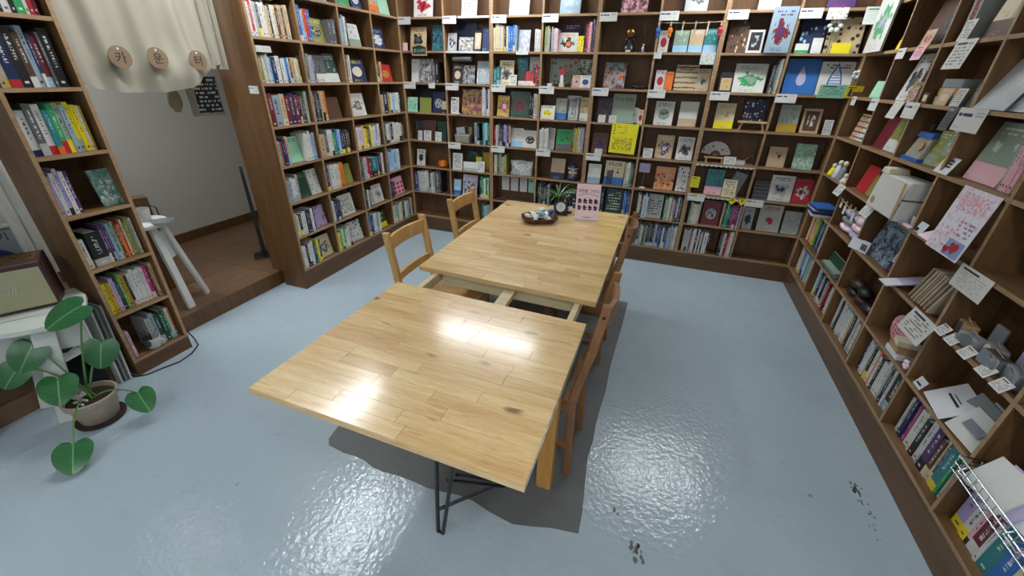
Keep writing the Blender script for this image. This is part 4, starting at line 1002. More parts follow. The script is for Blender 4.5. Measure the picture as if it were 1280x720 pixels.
b = MB(); [b.ball((.036*math.cos(t), .036*math.sin(t), .075), .012, .008, .011, 8) for t in [q*PI/3 for q in range(6)]]; b.build('horse', M['cream'], g, smooth=True)
g = goods('folding_fan', 'open pale paper fan with dots on a little wooden stand', 'fan', 'B', 4, 6, .30, .07)
b = MB(); N_ = 24
for i in range(N_):
    a0, a1 = math.radians(8+164*i/N_), math.radians(8+164*(i+1)/N_); d0, d1 = (0, .004) if i % 2 else (.004, 0)
    q = [(.045*math.cos(a0), d0, .045*math.sin(a0)), (.125*math.cos(a0), d0, .125*math.sin(a0)), (.125*math.cos(a1), d1, .125*math.sin(a1)), (.045*math.cos(a1), d1, .045*math.sin(a1))]
    b.add(q, [(0, 1, 2, 3)])
fan_m = NT('fan_paper'); vo = fan_m.n('TexVoronoi', {'Vector': fan_m.obj(), 'Scale': 26., 'Randomness': .5}).outputs['Distance']; fan_m.set('Base Color', fan_m.mix(fan_m.math('LESS_THAN', vo, .22), lin('c9c3c8'), lin('3c3f58')))
b.build('leaf', fan_m.m, g, loc=(0, 0, .055), rot=(math.radians(-8), 0, 0))
b = MB(); [b.tube([(0, .004, 0), (.05*math.cos(t), .003, .05*math.sin(t))], .0015, 5) for t in [math.radians(10+16*q) for q in range(11)]]; b.build('ribs', M['lightwood'], g, loc=(0, 0, .055), rot=(math.radians(-8), 0, 0))
b = MB(); b.box(-.09, .09, -.035, -.015, .036, .05); b.box(-.075, -.06, -.03, .01, 0, .036); b.box(.06, .075, -.03, .01, 0, .036); b.build('stand', M['lightwood'], g)
g = goods('clear_box', 'clear plastic card boxes beside the paper fan', 'box', 'B', 4, 6, .70, .05); MB().box(-.10, .06, -.03, .04, 0, .035).build('body', M['plastic'], g); MB().box(-.095, .055, -.025, .035, .002, .02).build('contents', M['cream'], g)
g = goods('metal_triangle', 'small metal triangle stand at the end by the paper fan', 'ornament', 'B', 4, 6, .88, .07); b = MB(); b.tube([(-.06, 0, .004), (.03, 0, .09), (.04, 0, .004), (-.06, 0, .004)], .004, 6); b.build('wire', M['silver'], g, smooth=True)
g = goods('small_easel', 'little wooden easel holding the starry black book', 'easel', 'B', 3, 6, .77, .006)
b = MB(); b.box(-.115, .115, 0, .016, .058, .075); b.build('ledge', M['lightwood'], g, bevel=.002)
for x in (-.085, .085): b = MB(); b.bar((x*.9, .018, .058), (x*1.12, .018, 0), .016, .012, (0, 1, 0)); b.build('leg', M['lightwood'], g)
o = [o for o in C.objects if o.get('label', '').startswith('spotted navy display book with white') and 'fifth shelf up, seventh far-wall' in o['label']]
for q in o: q.location.z += .075; q.location.y += .03; q.scale.z = .165
g = goods('disc', 'round silver disc with a dark print standing beside the green book', 'disc', 'B', 3, 4, .82, .08); b = MB(); b.lathe([(.068, 0), (.068, .0015)], 36); b.build('disc_face', M['silver'], g, smooth=True, loc=(0, 0, .07), rot=(math.radians(80), 0, 0)); b = MB(); b.lathe([(.02, 0), (.02, .001)], 20); b.build('printed_motif', M['ink'], g, loc=(-.02, -.0025, .075), rot=(math.radians(80), 0, 0))
o = [o for o in C.objects if o.get('label', '').startswith('plain sage display book') and 'fifth far-wall' in o['label']][0]
o['label'] = 'large sage green book with dark title and disc beside it, far wall'
text('이상책중', .155, M['ink'], o, (.5, -.02, .80), (PI/2, 0, 0), ext=.002).scale = (1.5, .9, 1)
o = [o for o in C.objects if o.get('label', '').startswith('plain light grey display book with navy') and 'fourth far-wall' in o['label'] and 'fifth shelf' in o['label']][0]
for s_, z_ in (('새', .76), ('오', .50), ('시', .26)):
    text(s_, .30, M['navy'], o, (.52, -.02, z_), (PI/2, 0, 0), ext=.002).scale = (1.75, .95, 1)
o['label'] = 'light grey book with three big navy letters in a column, far wall'
def notice_mat():
    k = NT('yellow_notice_print'); sp = k.n('SeparateXYZ', {0: k.obj()}); u, w = sp.outputs[0], sp.outputs[2]
    d = k.math('MULTIPLY', k.math('MULTIPLY', inside(k, u, .1, .85), inside(k, w, .1, .55)), dash_lines(k, u, w, 17., 13., .45))
    for z_ in (.92, .83, .74, .65): d = k.math('MAXIMUM', d, k.math('MULTIPLY', inside(k, u, .08, .14), inside(k, w, z_-.02, z_+.02)))
    d = k.math('MAXIMUM', d, k.math('MULTIPLY', k.math('MULTIPLY', inside(k, u, .2, .6), inside(k, w, .62, .95)), k.math('MULTIPLY', dash_lines(k, u, w, 11., 14., .5), .5)))
    k.set('Base Color', k.mix(d, lin('e6dc1e'), lin('6a6410'))); k.set('Roughness', .6); return k.m
c = cell('B', 3, 4); ntc = put(MB().box(0, 1, 0, 1, 0, 1).mesh('notice', [notice_mat()]), 'notice_sheet', 'large bright yellow printed notice hung over a far-bookcase shelf edge', 'notice', c.at(.42, -.0085, -.262), (.243, .0015, .268), (math.radians(-1), math.radians(2), 0))
# clothes line with charms in the far bookcase
g = goods('peg_line', 'string with wooden pegs and small charms across a far-bookcase bay', 'peg line', 'B', 1, 5, 0, -.006, .21)
W5 = cell('B', 1, 5).w
b = MB(); b.tube([(-.02, 0, .004), (W5*.5, 0, -.004), (W5+.02, 0, .006)], .0015, 5); b.build('string', M['cream'], g)
for i in range(6):
    x = W5*(-.02+.2*i); MB().box(x-.006, x+.006, -.006, .004, -.022, .010).build('peg', M['lightwood'], g)
    b = MB()
    if i in (0, 1, 5): b.ball((x, 0, -.055), .02, .010, .026, 10); b.ball((x, 0, -.088), .013, .008, .018, 8)
    else: b.bar((x, 0, -.02), (x-.004, 0, -.09), .010, .003, (0, 1, 0))
    b.build('charm', M[['blue', 'pumpkin', 'cream', 'silver', 'cream', 'red'][i]], g, smooth=True)
g = goods('ceramic_bird', 'white ceramic bird with an orange disc beside the big mandala picture', 'figurine', 'B', 1, 6, .85, .03)
b = MB(); b.ball((.01, 0, .05), .03, .018, .04, 12); b.ball((.035, 0, .10), .016, .012, .02, 10); b.tube([(.0, 0, .02), (-.05, -.005, .012), (-.07, 0, .006)], [.014, .012, .006], 8); b.build('body', M['cream'], g, smooth=True)
b = MB(); b.lathe([(.027, 0), (.03, .006), (.012, .012)], 16); b.build('disc', M['pumpkin'], g, smooth=True, loc=(-.03, -.014, .06), rot=(PI/2, 0, 0))
g = goods('chalk_sign', 'small dark green house-shaped sign board with pale lettering on shelf edge', 'sign', 'B', 1, 0, .44, -.006, -.045)
MB().box(-.085, .085, -.010, 0, 0, .012).build('frame', M['lightwood'], g); b = MB(); b.box(-.085, -.078, -.010, 0, .012, .075); b.box(.078, .085, -.010, 0, .012, .075); b.bar((-.085, -.005, .078), (0, -.005, .10), .01, .010, (0, 1, 0)); b.bar((.085, -.005, .078), (0, -.005, .10), .01, .010, (0, 1, 0)); b.build('rim', M['lightwood'], g)
b = MB(); b.prism([(-.078, .012), (.078, .012), (.078, .075), (0, .095), (-.078, .075)], 0, .006); b.build('panel', M['dark'], g, rot=(PI/2, 0, 0)); text('중고서적', .036, M['teal'], g, (0, -.0065, .042), (PI/2, 0, 0))
g = goods('paper_roll', 'silver grey rolled paper under a shelf in the second bay', 'paper roll', 'B', 2, 1, .32, .07, .205); b = MB(); b.tube([(-.10, 0, .02), (.11, 0, .022)], .028, 14); b.build('roll', M['silver'], g, smooth=True); MB().box(-.1, .1, -.02, .02, -.012, -.008).build('holder', M['black'], g)
g = goods('white_basket', 'white fabric basket of small prints in the second bay', 'basket', 'B', 4, 1, .30, .02)
b = MB(); b.hexa([(-.08, 0, 0), (.08, 0, 0), (.08, .10, 0), (-.08, .10, 0), (-.09, -.006, .085), (.09, -.006, .085), (.09, .106, .085), (-.09, .106, .085)]); b.build('body', M['cloth'], g, bevel=.006); 
for i, (mk, x) in enumerate((('paper', -.08), ('dark', -.03), ('kraft', .02), ('dark', .06))):
    o = MB().box(-.05, .05, 0, .006, 0, .13).build('print', M[mk], None, loc=g.location+Vector((x*.6, .112+.008*i-.02, .0)), rot=(math.radians(-3), math.radians(-8+6*i), 0)); o.location.z += .02+.003*i
    tag(o, '%s print standing behind the white basket, %s along' % ({'paper': 'white', 'dark': 'dark', 'kraft': 'brown'}[mk], ORD[i]), 'print', 'prints behind the white basket')
for i, u in enumerate((.22, .44, .66, .87)):
    c = cell('B', 6, 2); o = put(CARD['t'], 'hanging_note', ('white', 'white', 'white', 'green')[i]+' note sheet pinned %s along inside the third bay, second shelf' % ORD[i], 'note', c.at(u-.07, .10, .10), (.085, .001, .145), (0, 0, 0), 'note sheets in the third bay'); colours(o, 'a' if i == 3 else 'w', 'N' if i == 3 else 'g', 'g')
for i in range(4):
    g = goods('glass_plate', 'pale flat dish, %s of the row behind the table end' % ORD[i], 'dish', 'B', 6, 2, .16+.22*i, .06, 0, 0, 'pale dishes in the third bay'); b = MB(); b.lathe([(.02, 0), (.045, .006), (.055, .014), (.045, .009)], 18); b.build('dish', M['silver'], g, smooth=True)
g = goods('wrapped_bundle', 'clear crinkled plastic bundle of white paper in the third bay', 'package', 'B', 5, 2, .66, .05)
b = MB(); b.sheet(lambda u, v: (-.12+.24*u, .02*math.sin(9*u+4*v)-.01, .15*v), 8, 6, thick=.05, nrm=(0, -1, 0)); b.build('wrap', M['plastic'], g); MB().box(-.10, .10, -.0, .03, .004, .12).build('contents', M['paper'], g)
b = MB(); b.tube([(-.12, -.03, .02), (-.03, -.034, .11), (.05, -.03, .06), (.13, -.032, .14)], .003, 6); b.tube([(-.1, -.03, .12), (.02, -.034, .04), (.12, -.03, .10)], .003, 6); b.build('string', M['white'], g)
g = goods('bag_display', 'dark patterned cloth bag with a mustard tag in the second bay', 'bag', 'B', 5, 1, .5, .09)
b = MB(); b.ball((0, 0, .106), .10, .022, .10, 16, jit=.04); b.build('body', M['dark'], g, smooth=True); MB().box(.05, .12, -.03, -.024, .06, .15).build('tag', M['yellow'], g)
for i in range(5):
    c = cell('B', 2, 3); o = MB().box(-.022, .022, 0, .03, 0, .028).build('tiny_box', M[['black', 'cream', 'leather', 'cream', 'black'][i]], None, loc=c.at(.06+.12*i, .004, .0006)); tag(o, '%s tiny box, %s along in front of the patterned tray' % (['black', 'cream', 'dark brown', 'cream lidded', 'black open'][i], ORD[i]), 'box', 'tiny boxes by the patterned tray')
g = goods('red_triangle_card', 'small red triangle ornament on the patterned tray', 'ornament', 'B', 2, 3, .40, .05, .10); b = MB(); b.prism([(-.035, 0), (.035, 0), (0, .075)], 0, .006); b.build('body', M['red'], g, rot=(PI/2, 0, 0)); MB().box(-.015, .015, -.006, 0, -.10, 0).build('prop', M['paper'], g)
g = goods('flower_sprig', 'white flower sprig standing at the far corner', 'flower', 'B', 2, 7, .985, -.01)
b = MB(); b.tube([(0, 0, .05), (.005, 0, .13)], .003, 6); b.build('stem', M['stem'], g); b = MB(); [b.ball((.02*math.cos(t)+.005, 0, .15+.02*math.sin(t)), .014, .008, .014, 8) for t in [q*2*PI/5 for q in range(5)]]; b.build('petals', M['paper'], g, smooth=True)
b = MB(); b.lathe([(.012, 0), (.014, .05), (.008, .06)], 10); b.build('vase', M['dark'], g, smooth=True)
g = goods('flower_sprig', 'white blossoms on the spotted box in the last bay', 'flower', 'B', 1, 7, .50, .012, .12)
b = MB(); [b.ball((.035*math.cos(t), 0, .06+.03*math.sin(t)), .016, .008, .016, 8) for t in [q*2*PI/6 for q in range(6)]]; b.build('petals', M['paper'], g, smooth=True); b = MB(); b.tube([(0, 0, .05), (.0, 0, -.12)], .003, 6); b.build('stem', M['stem'], g)
for i, (u, z, w_, h_) in enumerate(((.03, .03, .055, .10), (-.02, -.03, .05, .052), (.72, -.035, .045, .055), (.90, -.035, .045, .055))):
    c = cell('B', 5, 6)
    if i == 0: o = put(CARD['t'], 'yellow_note', 'yellow sticky notes on the divider beside the sea-coloured book', 'note', c.at(-.03, -.0035, .06), (.075, .001, .10), (0, 0, 0), 'yellow notes in the seventh bay'); colours(o, 'y', 'k', 'i')
    else:
        b = MB(); b.prism([(-.022, .028), (.022, .028), (.022, 0), (.034, 0), (0, -.034), (-.034, 0), (-.022, 0)], 0, .001)
        o = b.build('yellow_arrow', M['yellow'], None, loc=c.at((.10, .78, .95)[i-1], -.004, -.03), rot=(PI/2, 0, 0)); tag(o, 'yellow down-pointing paper arrow, %s from the divider on seventh-bay edge' % ORD[i-1], 'note', 'yellow arrows on the shelf edge')
        b = MB(); [b.box(-.012, .012, -.0016, -.001, .002+.008*q, .006+.008*q) for q in range(3)]; b.build('lettering', M['ink'], o, rot=(-PI/2, 0, 0)).rotation_euler = (-PI/2, 0, 0)
for r_, wv in ((4, 0), (5, 0)):
    g = goods('lace_trim', 'white wavy lace strip along the %s edge of the seventh bay' % ('upper' if r_ == 4 else 'lower'), 'trim', 'B', r_, 6, 0, -.0035, -T/2, 0, 'lace strips in the seventh bay'); W6 = cell('B', r_, 6).w
    b = MB(); b.sheet(lambda u, v: (u*W6, -.001, -.006-(.012+.005*math.sin(u*75))*(1-v)), 90, 1, thick=.001, nrm=(0, -1, 0)); b.build('lace', M['white'], g)
g = goods('grey_sign', 'pale sign card on a thin stick in the sixth bay', 'sign', 'B', 5, 5, .14, .03); b = MB(); b.tube([(0, 0, .008), (0, 0, .16)], .003, 6); b.build('stick', M['steel'], g); MB().box(-.05, .05, -.003, 0, .15, .235).build('card', M['lav'], g); b = MB(); b.lathe([(.03, 0), (.03, .008)], 14); b.build('base', M['cream'], g)
g = goods('grey_box', 'tilted slate grey box with a pink foot in the seventh bay', 'box', 'B', 5, 6, .80, .06); b = MB(); b.bar((-.03, 0, .03), (.02, .01, .215), .10, .05, (0, 1, 0)); b.build('body', M['greybox'], g); MB().box(-.05, .02, -.02, .03, 0, .028).build('foot', M['pink'], g)
for i in range(2):
    g = goods('edge_liner', 'white paper liner strip along the %s shelf edge of the second bay' % ('upper' if i == 0 else 'lower'), 'trim', 'B', i, 1, .0, -.0025, -T-.001, 0, 'white edge strips'); MB().box(.004+(.15 if i == 0 else 0), cell('B', i, 1).w-.004, 0, .001, .001, .018).build('strip', M['paper'], g)
for (u, r_, b_, cn, mk) in ((.06, 3, 1, 'pale yellow tag under the colourful book', 'cream'), (.12, 3, 2, 'pale yellow tag under the olive book', 'cream'), (.1, 6, 4, 'cream tag beside the plant', 'cream')):
    c = cell('B', r_, b_); o = MB().box(-.02, .02, -.006, 0, 0, .010).build('tag_block', M[mk], None, loc=c.at(u+.2, -.0005, .0006)); tag(o, 'small '+cn, 'tag', 'cream tags')

def drop(s): return [(s*.5*math.sin(t)*abs(math.sin(t/2))**1.5, s*.6*math.cos(t)) for t in [2*PI*q/30 for q in range(30)]]
for start, parts in (('plain blue display book', [(.40, 'lav', 0)]), ('plain white display book', [(.62, 'blue', 0), (.47, 'paper', .0006)])):
    o = [q for q in C.objects if q.get('label', '').startswith(start) and 'sixth shelf up, eighth far-wall' in q['label']][0]
    for s_, mk, e_ in parts:
        b = MB(); b.prism([(x/o.scale.x*.19+.5, z/o.scale.z*.25+.53) for x, z in drop(s_*1.2)], 0, .06+e_*60); b.build('printed_drop', M[mk], o, rot=(PI/2, 0, 0))
    if start.startswith('plain white'):
        b = MB(); [b.box(.5-w_/2, .5+w_/2, -.12, -.02, z_-.012, z_+.012) for w_, z_ in ((.30, .36), (.34, .44), (.28, .52), (.18, .60))]; b.build('printed_line', M['blue'], o)
    o['label'] = 'blue book with a pale water drop, far corner bay' if 'blue d' in start else 'white book with a blue-lined water drop, far corner bay'

# ================================================================== goods in the long bookcase
g = goods('heart_poster', 'large white print with pink letters and two hearts leaning out of the long bookcase', 'poster', 'R', 4, 3, .72, -.042)
def poster_mat():
    k = NT('pink_heart_print'); sp = k.n('SeparateXYZ', {0: k.obj()}); u, w = sp.outputs[0], sp.outputs[2]; v = k.obj()
    bg = k.mix(k.ramp(k.noise(k.map(v, (7, 1, 7)), 1.5, 4), .5, .62), lin('dfe0ea'), lin('e3b6c4'))
    t1 = k.math('MULTIPLY', k.math('MULTIPLY', inside(k, u, .12, .9), inside(k, w, .66, .93)), k.math('GREATER_THAN', k.noise(k.map(v, (26, 1, 20)), 1., 1), .5))
    c = k.mix(k.math('MULTIPLY', t1, .8), bg, lin('dc8a9c'))
    d = k.math('MULTIPLY', k.math('MULTIPLY', inside(k, u, .5, .9), inside(k, w, .30, .58)), dash_lines(k, u, w, 16., 17., .46))
    d2 = k.math('MULTIPLY', k.math('MULTIPLY', inside(k, u, .08, .45), inside(k, w, .06, .5)), dash_lines(k, u, w, 12., 9., .58))
    c = k.mix(k.math('MULTIPLY', d, .8), c, lin('6a6478')); c = k.mix(k.math('MULTIPLY', d2, .7), c, lin('d8788c'))
    c = k.mix(k.math('MULTIPLY', inside(k, u, .5, .97), inside(k, w, .02, .27)), c, lin('8c9cc8'))
    k.set('Base Color', c); k.set('Roughness', .4); return k.m
o = put(MB().box(0, 1, 0, 1, 0, 1).mesh('poster', [poster_mat()]), 'sheet', 'x y z w', 'x', (-.125, 0, 0), (.25, .003, .285), (math.radians(-7), 0, 0))
for kx in ('label', 'category'): del o[kx]
LABELS.pop('x y z w', 0); o.parent = g
def heart(s): return [(s*.062*16*math.sin(t)**3, s*.062*(13*math.cos(t)-5*math.cos(2*t)-2*math.cos(3*t)-math.cos(4*t))) for t in [2*PI*q/28 for q in range(28)]]
for (x, z, s) in ((.062, .045, .030), (.018, .028, .021)):
    b = MB(); b.prism(heart(s), 0, .0006); b.build('printed_heart', M['red'], g, loc=(x, z*math.tan(math.radians(7))-.0006, z), rot=(PI/2-math.radians(7), 0, 0))
g = goods('business_card', 'small white card tilted on the ledge before the heart print', 'card', 'R', 4, 3, .10, .0); b = MB(); b.bar((0, 0, 0), (0, .018, .052), .072, .0012, (0, 1, 0)); b.build('card', M['paper'], g); b = MB(); b.bar((0, -.0002, .004), (0, .0062, .022), .03, .0006, (0, 1, 0)); b.build('printed_block', M['ink'], g, loc=(-.02, -.001, .001))
g = goods('open_booklet', 'pale printed booklet pages lying under the heart print', 'booklet', 'R', 4, 3, .32, .0); b = MB(); b.bar((0, -.02, .004), (0, .07, .05), .12, .003, (0, 1, 0)); b.build('pages', M['pink'], g)
g = goods('price_card', 'white printed card leaning on the ledge in the fourth bay under pink-green art', 'card', 'R', 3, 3, .0, -.004); b = MB(); b.bar((0, 0, 0), (0, .03, .075), .12, .0012, (0, 1, 0)); b.build('card', M['paper'], g); b = MB(); [b.bar((0, .012+.008*q*.4-.0014, .03+.014*q), (0, .0148+.008*q*.4-.0014, .037+.014*q), .07, .0005, (0, 1, 0)) for q in range(3)]; b.build('printed_line', M['ink'], g)
# big patterned tote box
g = goods('tote_box', 'big cream patterned cloth tote standing out of the long bookcase', 'bag', 'R', 4, 2, .34, -.045)
b = MB(); b.hexa([(-.16, 0, 0), (.22, 0, 0), (.22, .15, 0), (-.16, .15, 0), (-.15, .015, .20), (.215, .02, .21), (.215, .145, .21), (-.15, .145, .20)]); o = b.build('body', PTM['m'], g, bevel=.008); colours(o, 'w', 'g', 'G')
b = MB(); b.hexa([(-.155, .01, .20), (-.06, .012, .20), (-.06, .12, .20), (-.155, .12, .20), (-.15, .012, .235), (-.065, .012, .235), (-.065, .11, .235), (-.15, .11, .235)]); b.build('folded_top', M['cream'], g, bevel=.006)
b = MB(); b.lathe([(.022, 0), (.022, .0012)], 18); b.build('printed_seal', M['kraft'], g, loc=(-.10, .0025, .045), rot=(PI/2, 0, 0)); MB().box(.19, .215, -.002, .0, .0, .2).build('seam', M['kraft'], g)
for i, (cn, mk, u, y, s3) in enumerate((('black cat-shaped', 'black', .30, -.02, (.03, .02, .03)), ('orange-red', 'pumpkin', .50, -.015, (.05, .02, .008)), ('blue-grey', 'lav', .62, -.02, (.05, .025, .008)), ('white card-like', 'paper', .80, .02, (.03, .004, .03)), ('pink', 'pink', .75, -.018, (.05, .018, .006)))):
    c = cell('R', 4, 2); b = MB(); b.box(-s3[0], s3[0], -s3[1], s3[1], 0, s3[2]*2); 
    if i == 0: b.prism([(-.03, .06), (-.02, .085), (-.008, .06)], -.004, .004)
    o = b.build('trinket', M[mk], None, loc=c.at(u+.12, y-.035 if i < 3 or i == 4 else y, .0008), rot=(0, 0, c.rz), bevel=.002); o.location = c.at(u+.12, -.062 if i not in (3,) else -.06, .0008)
    o.location = c.at(min(.93, u+.3), .012, .0008); tag(o, '%s trinket on the ledge beside the cream tote' % cn, 'trinket', 'trinkets by the tote')
    o.location = c.at((.60, .70, .80, .90, .97)[i]-.03, (-.06 if False else .0)+.03*(i % 2), .0008); o.scale = (.7, .7, .8)
# pile of flat books near the far corner
for i, (cn, w_, d_, h_, mk, dx) in enumerate((('white', .20, .20, .016, 'paper', 0), ('navy', .19, .21, .022, 'navy', -.03), ('white-edged', .18, .20, .014, 'paper', -.02), ('black with green picture', .17, .22, .012, 'dark', .05), ('blue glossy', .16, .21, .010, 'blue', .06))):
    c = cell('R', 5, 0); z = sum((.016, .022, .014, .012, .010)[:i])+.0006*(i+1)
    o = MB().box(-d_/2, d_/2, 0, w_, 0, h_).build('flat_book', M[mk], None, loc=c.at(.52, -.09, z+.0005), rot=(0, 0, c.rz+.06*(i-2)), bevel=.002); o.location = c.at(.50+dx, -.075, z)
    tag(o, '%s book lying %s up in the pile sticking out at far corner' % (cn, ORD[i]), 'book', 'pile of flat books at the corner')
# figurines
for i, (cn, mk, u, h_) in enumerate((('yellow-skirted', 'yellow', .2, .09), ('white', 'paper', .42, .14), ('grey bottle-like', 'greybox', .62, .15), ('small white', 'cream', .8, .06))):
    g = goods('toy_figure', '%s toy figure in the corner bay of the long bookcase' % cn, 'figurine', 'R', 4, 0, u, .03, 0, 0, 'toy figures in the corner bay')
    b = MB(); b.lathe([(.03, 0), (.034, .01), (.02, h_*.6), (.012, h_*.7)], 14); b.build('body', M[mk], g, smooth=True); b = MB(); b.ball((0, 0, h_*.82), .02, .018, .022, 12); b.build('head', M['cream'], g, smooth=True)
# hanging clips and pillow packs
g = goods('clip_string', 'string of clips with small cards in the second long-bookcase bay', 'clip line', 'R', 5, 1, 0, -.004, .20); Wc = cell('R', 5, 1).w
b = MB(); b.tube([(0, 0, .01), (Wc*.5, 0, -.015), (Wc, 0, .02)], .0015, 5); b.build('string', M['cream'], g)
for i in range(5):
    x = Wc*(.15+.17*i); MB().box(x-.005, x+.005, -.005, .003, -.02, .015).build('clip', M['lightwood'], g); MB().box(x-.018, x+.018, -.002, -.001, -.075 if i % 2 else -.05, -.015).build('small_card', M['paper' if i % 2 else 'cream'], g)
for i in range(6):
    c = cell('R', 5, 1); b = MB(); b.ball((0, 0, .03), .10, .035, .030, 14, jit=.05, rnd=random.Random(i)); o = b.build('wrapped_sachet', M[['pink', 'lav', 'greybox', 'pink', 'lav', 'pink'][i]], None, smooth=True, loc=c.at(.31+.39*(i % 2), .055, .004+.052*(i//2)), rot=(0, 0, c.rz)); tag(o, '%s wrapped sachet, %s layer, %s end of pile in second long-bookcase bay' % (['pink', 'lavender', 'grey', 'rose', 'pale violet', 'blush'][i], ORD[i//2], ('corner', 'open')[i % 2]), 'sachet', 'wrapped sachets'); o.scale = (1, 1, .85)
g = goods('black_white_card', 'folded white card with black portrait on the third-bay ledge', 'card', 'R', 5, 2, .14, .0, 0, 25); b = MB(); b.bar((-.04, 0, 0), (-.04, .01, .07), .08, .0015, (0, 1, 0)); b.bar((.03, 0, 0), (.03, .006, .075), .055, .0015, (0, 1, .3)); b.build('card', M['paper'], g); b = MB(); [b.box(.01+.014*q, .018+.014*q, -.003, -.002, .015, .055) for q in range(3)]; b.build('printed_block', M['ink'], g)
g = goods('lavender_booklet', 'narrow lavender leaflet sticking out flat in the fourth long-bookcase bay', 'leaflet', 'R', 5, 3, .16, -.055, .004); MB().box(-.045, .045, 0, .20, .0, .006).build('cover', M['lav'], g); MB().box(-.045, .045, 0, .075, .006, .0066).build('white_band', M['paper'], g); g.rotation_euler = (math.radians(14), 0, g.rotation_euler[2])
for i in range(8):
    c = cell('R', 5, 3); b = MB(); b.sheet(lambda u, v: (.02*math.sin(3*u+i)*.3, .13*u, .20*v), 5, 5, thick=.012, nrm=(1, 0, 0)); o = b.build('cloth_pouch', M['canvas' if i % 3 else 'fur'], None, smooth=True, loc=c.at(.44+.05*i, .008, .008), rot=(0, math.radians(24), c.rz)); tag(o, '%s cotton pouch, %s along the leaning row beside the lavender leaflet' % ('darker' if i % 3 == 0 else 'beige', ORD[i]), 'pouch', 'leaning cotton pouches')
# soaps
SO = [(.10, .05, 'kraft', .06, .05, .05), (.30, .09, 'greybox', .05, .012, .09), (.30, .02, 'greybox', .065, .05, .045), (.47, .05, 'greybox', .06, .05, .05), (.60, .015, 'silver', .07, .05, .05), (.66, .10, 'lav', .06, .03, .09), (.80, .03, 'greybox', .065, .05, .05), (.86, .10, 'greybox', .05, .02, .10)]
for i, (u, y, mk, a_, b2, h_) in enumerate(SO):
    g = goods('soap_block', '%s handmade soap block, %s along the soap shelf' % (['kraft-wrapped', 'upright grey', 'dark grey', 'speckled grey', 'pale', 'lilac', 'grey-green', 'tall grey'][i], ORD[i]), 'soap', 'R', 5, 4, u, y+.02, 0, 12*(i % 3)-12, 'soaps on the shelf'); MB().box(-a_*.7, a_*.7, -b2*.5, b2*.5, 0, h_*1.25).build('block', M[mk], g, bevel=.006)
    if i not in (1, 5, 7): b = MB(); b.lathe([(.028, 0), (.028, .003)], 18); b.build('round_seal', M['silver' if i % 2 == 0 else 'cream'], g, loc=(0, -b2*.5-.0005, h_*.7), rot=(PI/2, 0, 0)); b = MB(); b.tube([(-a_*.5, 0, h_*1.25+.003), (-.01, -.01, h_*1.25+.02), (a_*.4, 0, h_*1.25+.003)], .002, 5); b.build('twine', M['kraft'], g)
for i, u in enumerate((.06, .22, .42, .66, .84)):
    c = cell('R', 5, 4); o = put(CARD['t'], 'price_tag', 'white price tag with square mark, %s along the soap shelf edge' % ORD[i], 'card', c.at(u-.05, -.012, -.012), (.062, .001, .05), (math.radians(-38), 0, c.rz), 'price tags on the soap shelf'); colours(o, 'w', 'k', 'G')
# second lowest shelves
for i in range(5):
    c = cell('R', 6, 2); b = MB(); b.ball((0, 0, .03), .085, .045, .028, 14, jit=.07, rnd=random.Random(i+20)); o = b.build('leather_purse', M['leather' if i % 2 else 'black'], None, smooth=True, loc=c.at(.25+.25*(i % 3), .06, .0006+.055*(i//3)), rot=(0, 0, c.rz)); tag(o, '%s leather purse %s in the pile, third bay of long bookcase' % ('brown' if i % 2 else 'black', ORD[i]), 'purse', 'leather purses'); o.scale = (.8, 1, 1)
g = goods('dotted_pouch', 'pink pouch with dark red dots standing in the fourth long-bookcase bay', 'pouch', 'R', 6, 3, .40, .07); b = MB(); b.ball((0, 0, .085), .105, .022, .085, 20); o = b.build('body', PTM['d'], g, smooth=True); colours(o, 'p', 'R', 'r')
pm = NT('pink_dotted_cloth'); vv = pm.n('TexVoronoi', {'Vector': pm.obj(), 'Scale': 42., 'Randomness': .3}).outputs['Distance']; pm.set('Base Color', pm.mix(pm.math('LESS_THAN', vv, .26), lin('dfa0aa'), lin('8a3040'))); pm.set('Roughness', .8); o.data.materials[0] = pm.m
g = goods('cream_card_pack', 'cream card behind the pink dotted pouch', 'card', 'R', 6, 3, .28, .11); b = MB(); b.bar((0, 0, .0), (0, .02, .14), .15, .004, (0, 1, 0)); b.build('card', M['cream'], g)
for i, (cn, mk, z, w_) in enumerate((('white-edged', 'paper', 0, .10), ('kraft', 'kraft', .032, .09), ('cream stamped', 'cream', .064, .06))):
    c = cell('R', 6, 3); o = MB().box(-w_, w_, -.03, .06, 0, .03).build('gift_box', M[mk], None, loc=c.at(.46, .012+.03, .0006+z+.0006*i), rot=(0, 0, c.rz-.1*i), bevel=.002); o.location = c.at(.62, .036, .0006+z); o.scale = (.62, 1, 1); tag(o, '%s gift box, %s up in the pile before the dotted pouch' % (cn, ORD[i]), 'box', 'gift boxes')
g = goods('pink_flower', 'tiny pink flower ornament at the bay end near the soaps', 'ornament', 'R', 6, 3, .88, .02); b = MB(); [b.ball((.014*math.cos(t), 0, .025+.014*math.sin(t)), .012, .01, .012, 8) for t in [q*2*PI/5 for q in range(5)]]; b.build('petals', M['pink'], g, smooth=True); b = MB(); b.tube([(0, 0, 0), (0, 0, .02)], .003, 6); b.build('stem', M['stem'], g)
g = goods('white_booklet', 'white booklet with a vertical title leaning on the fifth-bay shelf', 'booklet', 'R', 6, 4, .40, .008, 0, -8); b = MB(); b.bar((0, 0, .003), (0, .115, .10), .19, .004, (0, 1, 0)); b.build('cover', M['paper'], g)
b = MB(); b.bar((-.0, .055, .0515), (0, .062, .0574), .10, .0006, (0, 1, 0)); b.bar((0, .068, .0625), (0, .071, .065), .07, .0006, (0, 1, 0)); b.build('printed_line', M['ink'], g, loc=(0, -.002, .002))
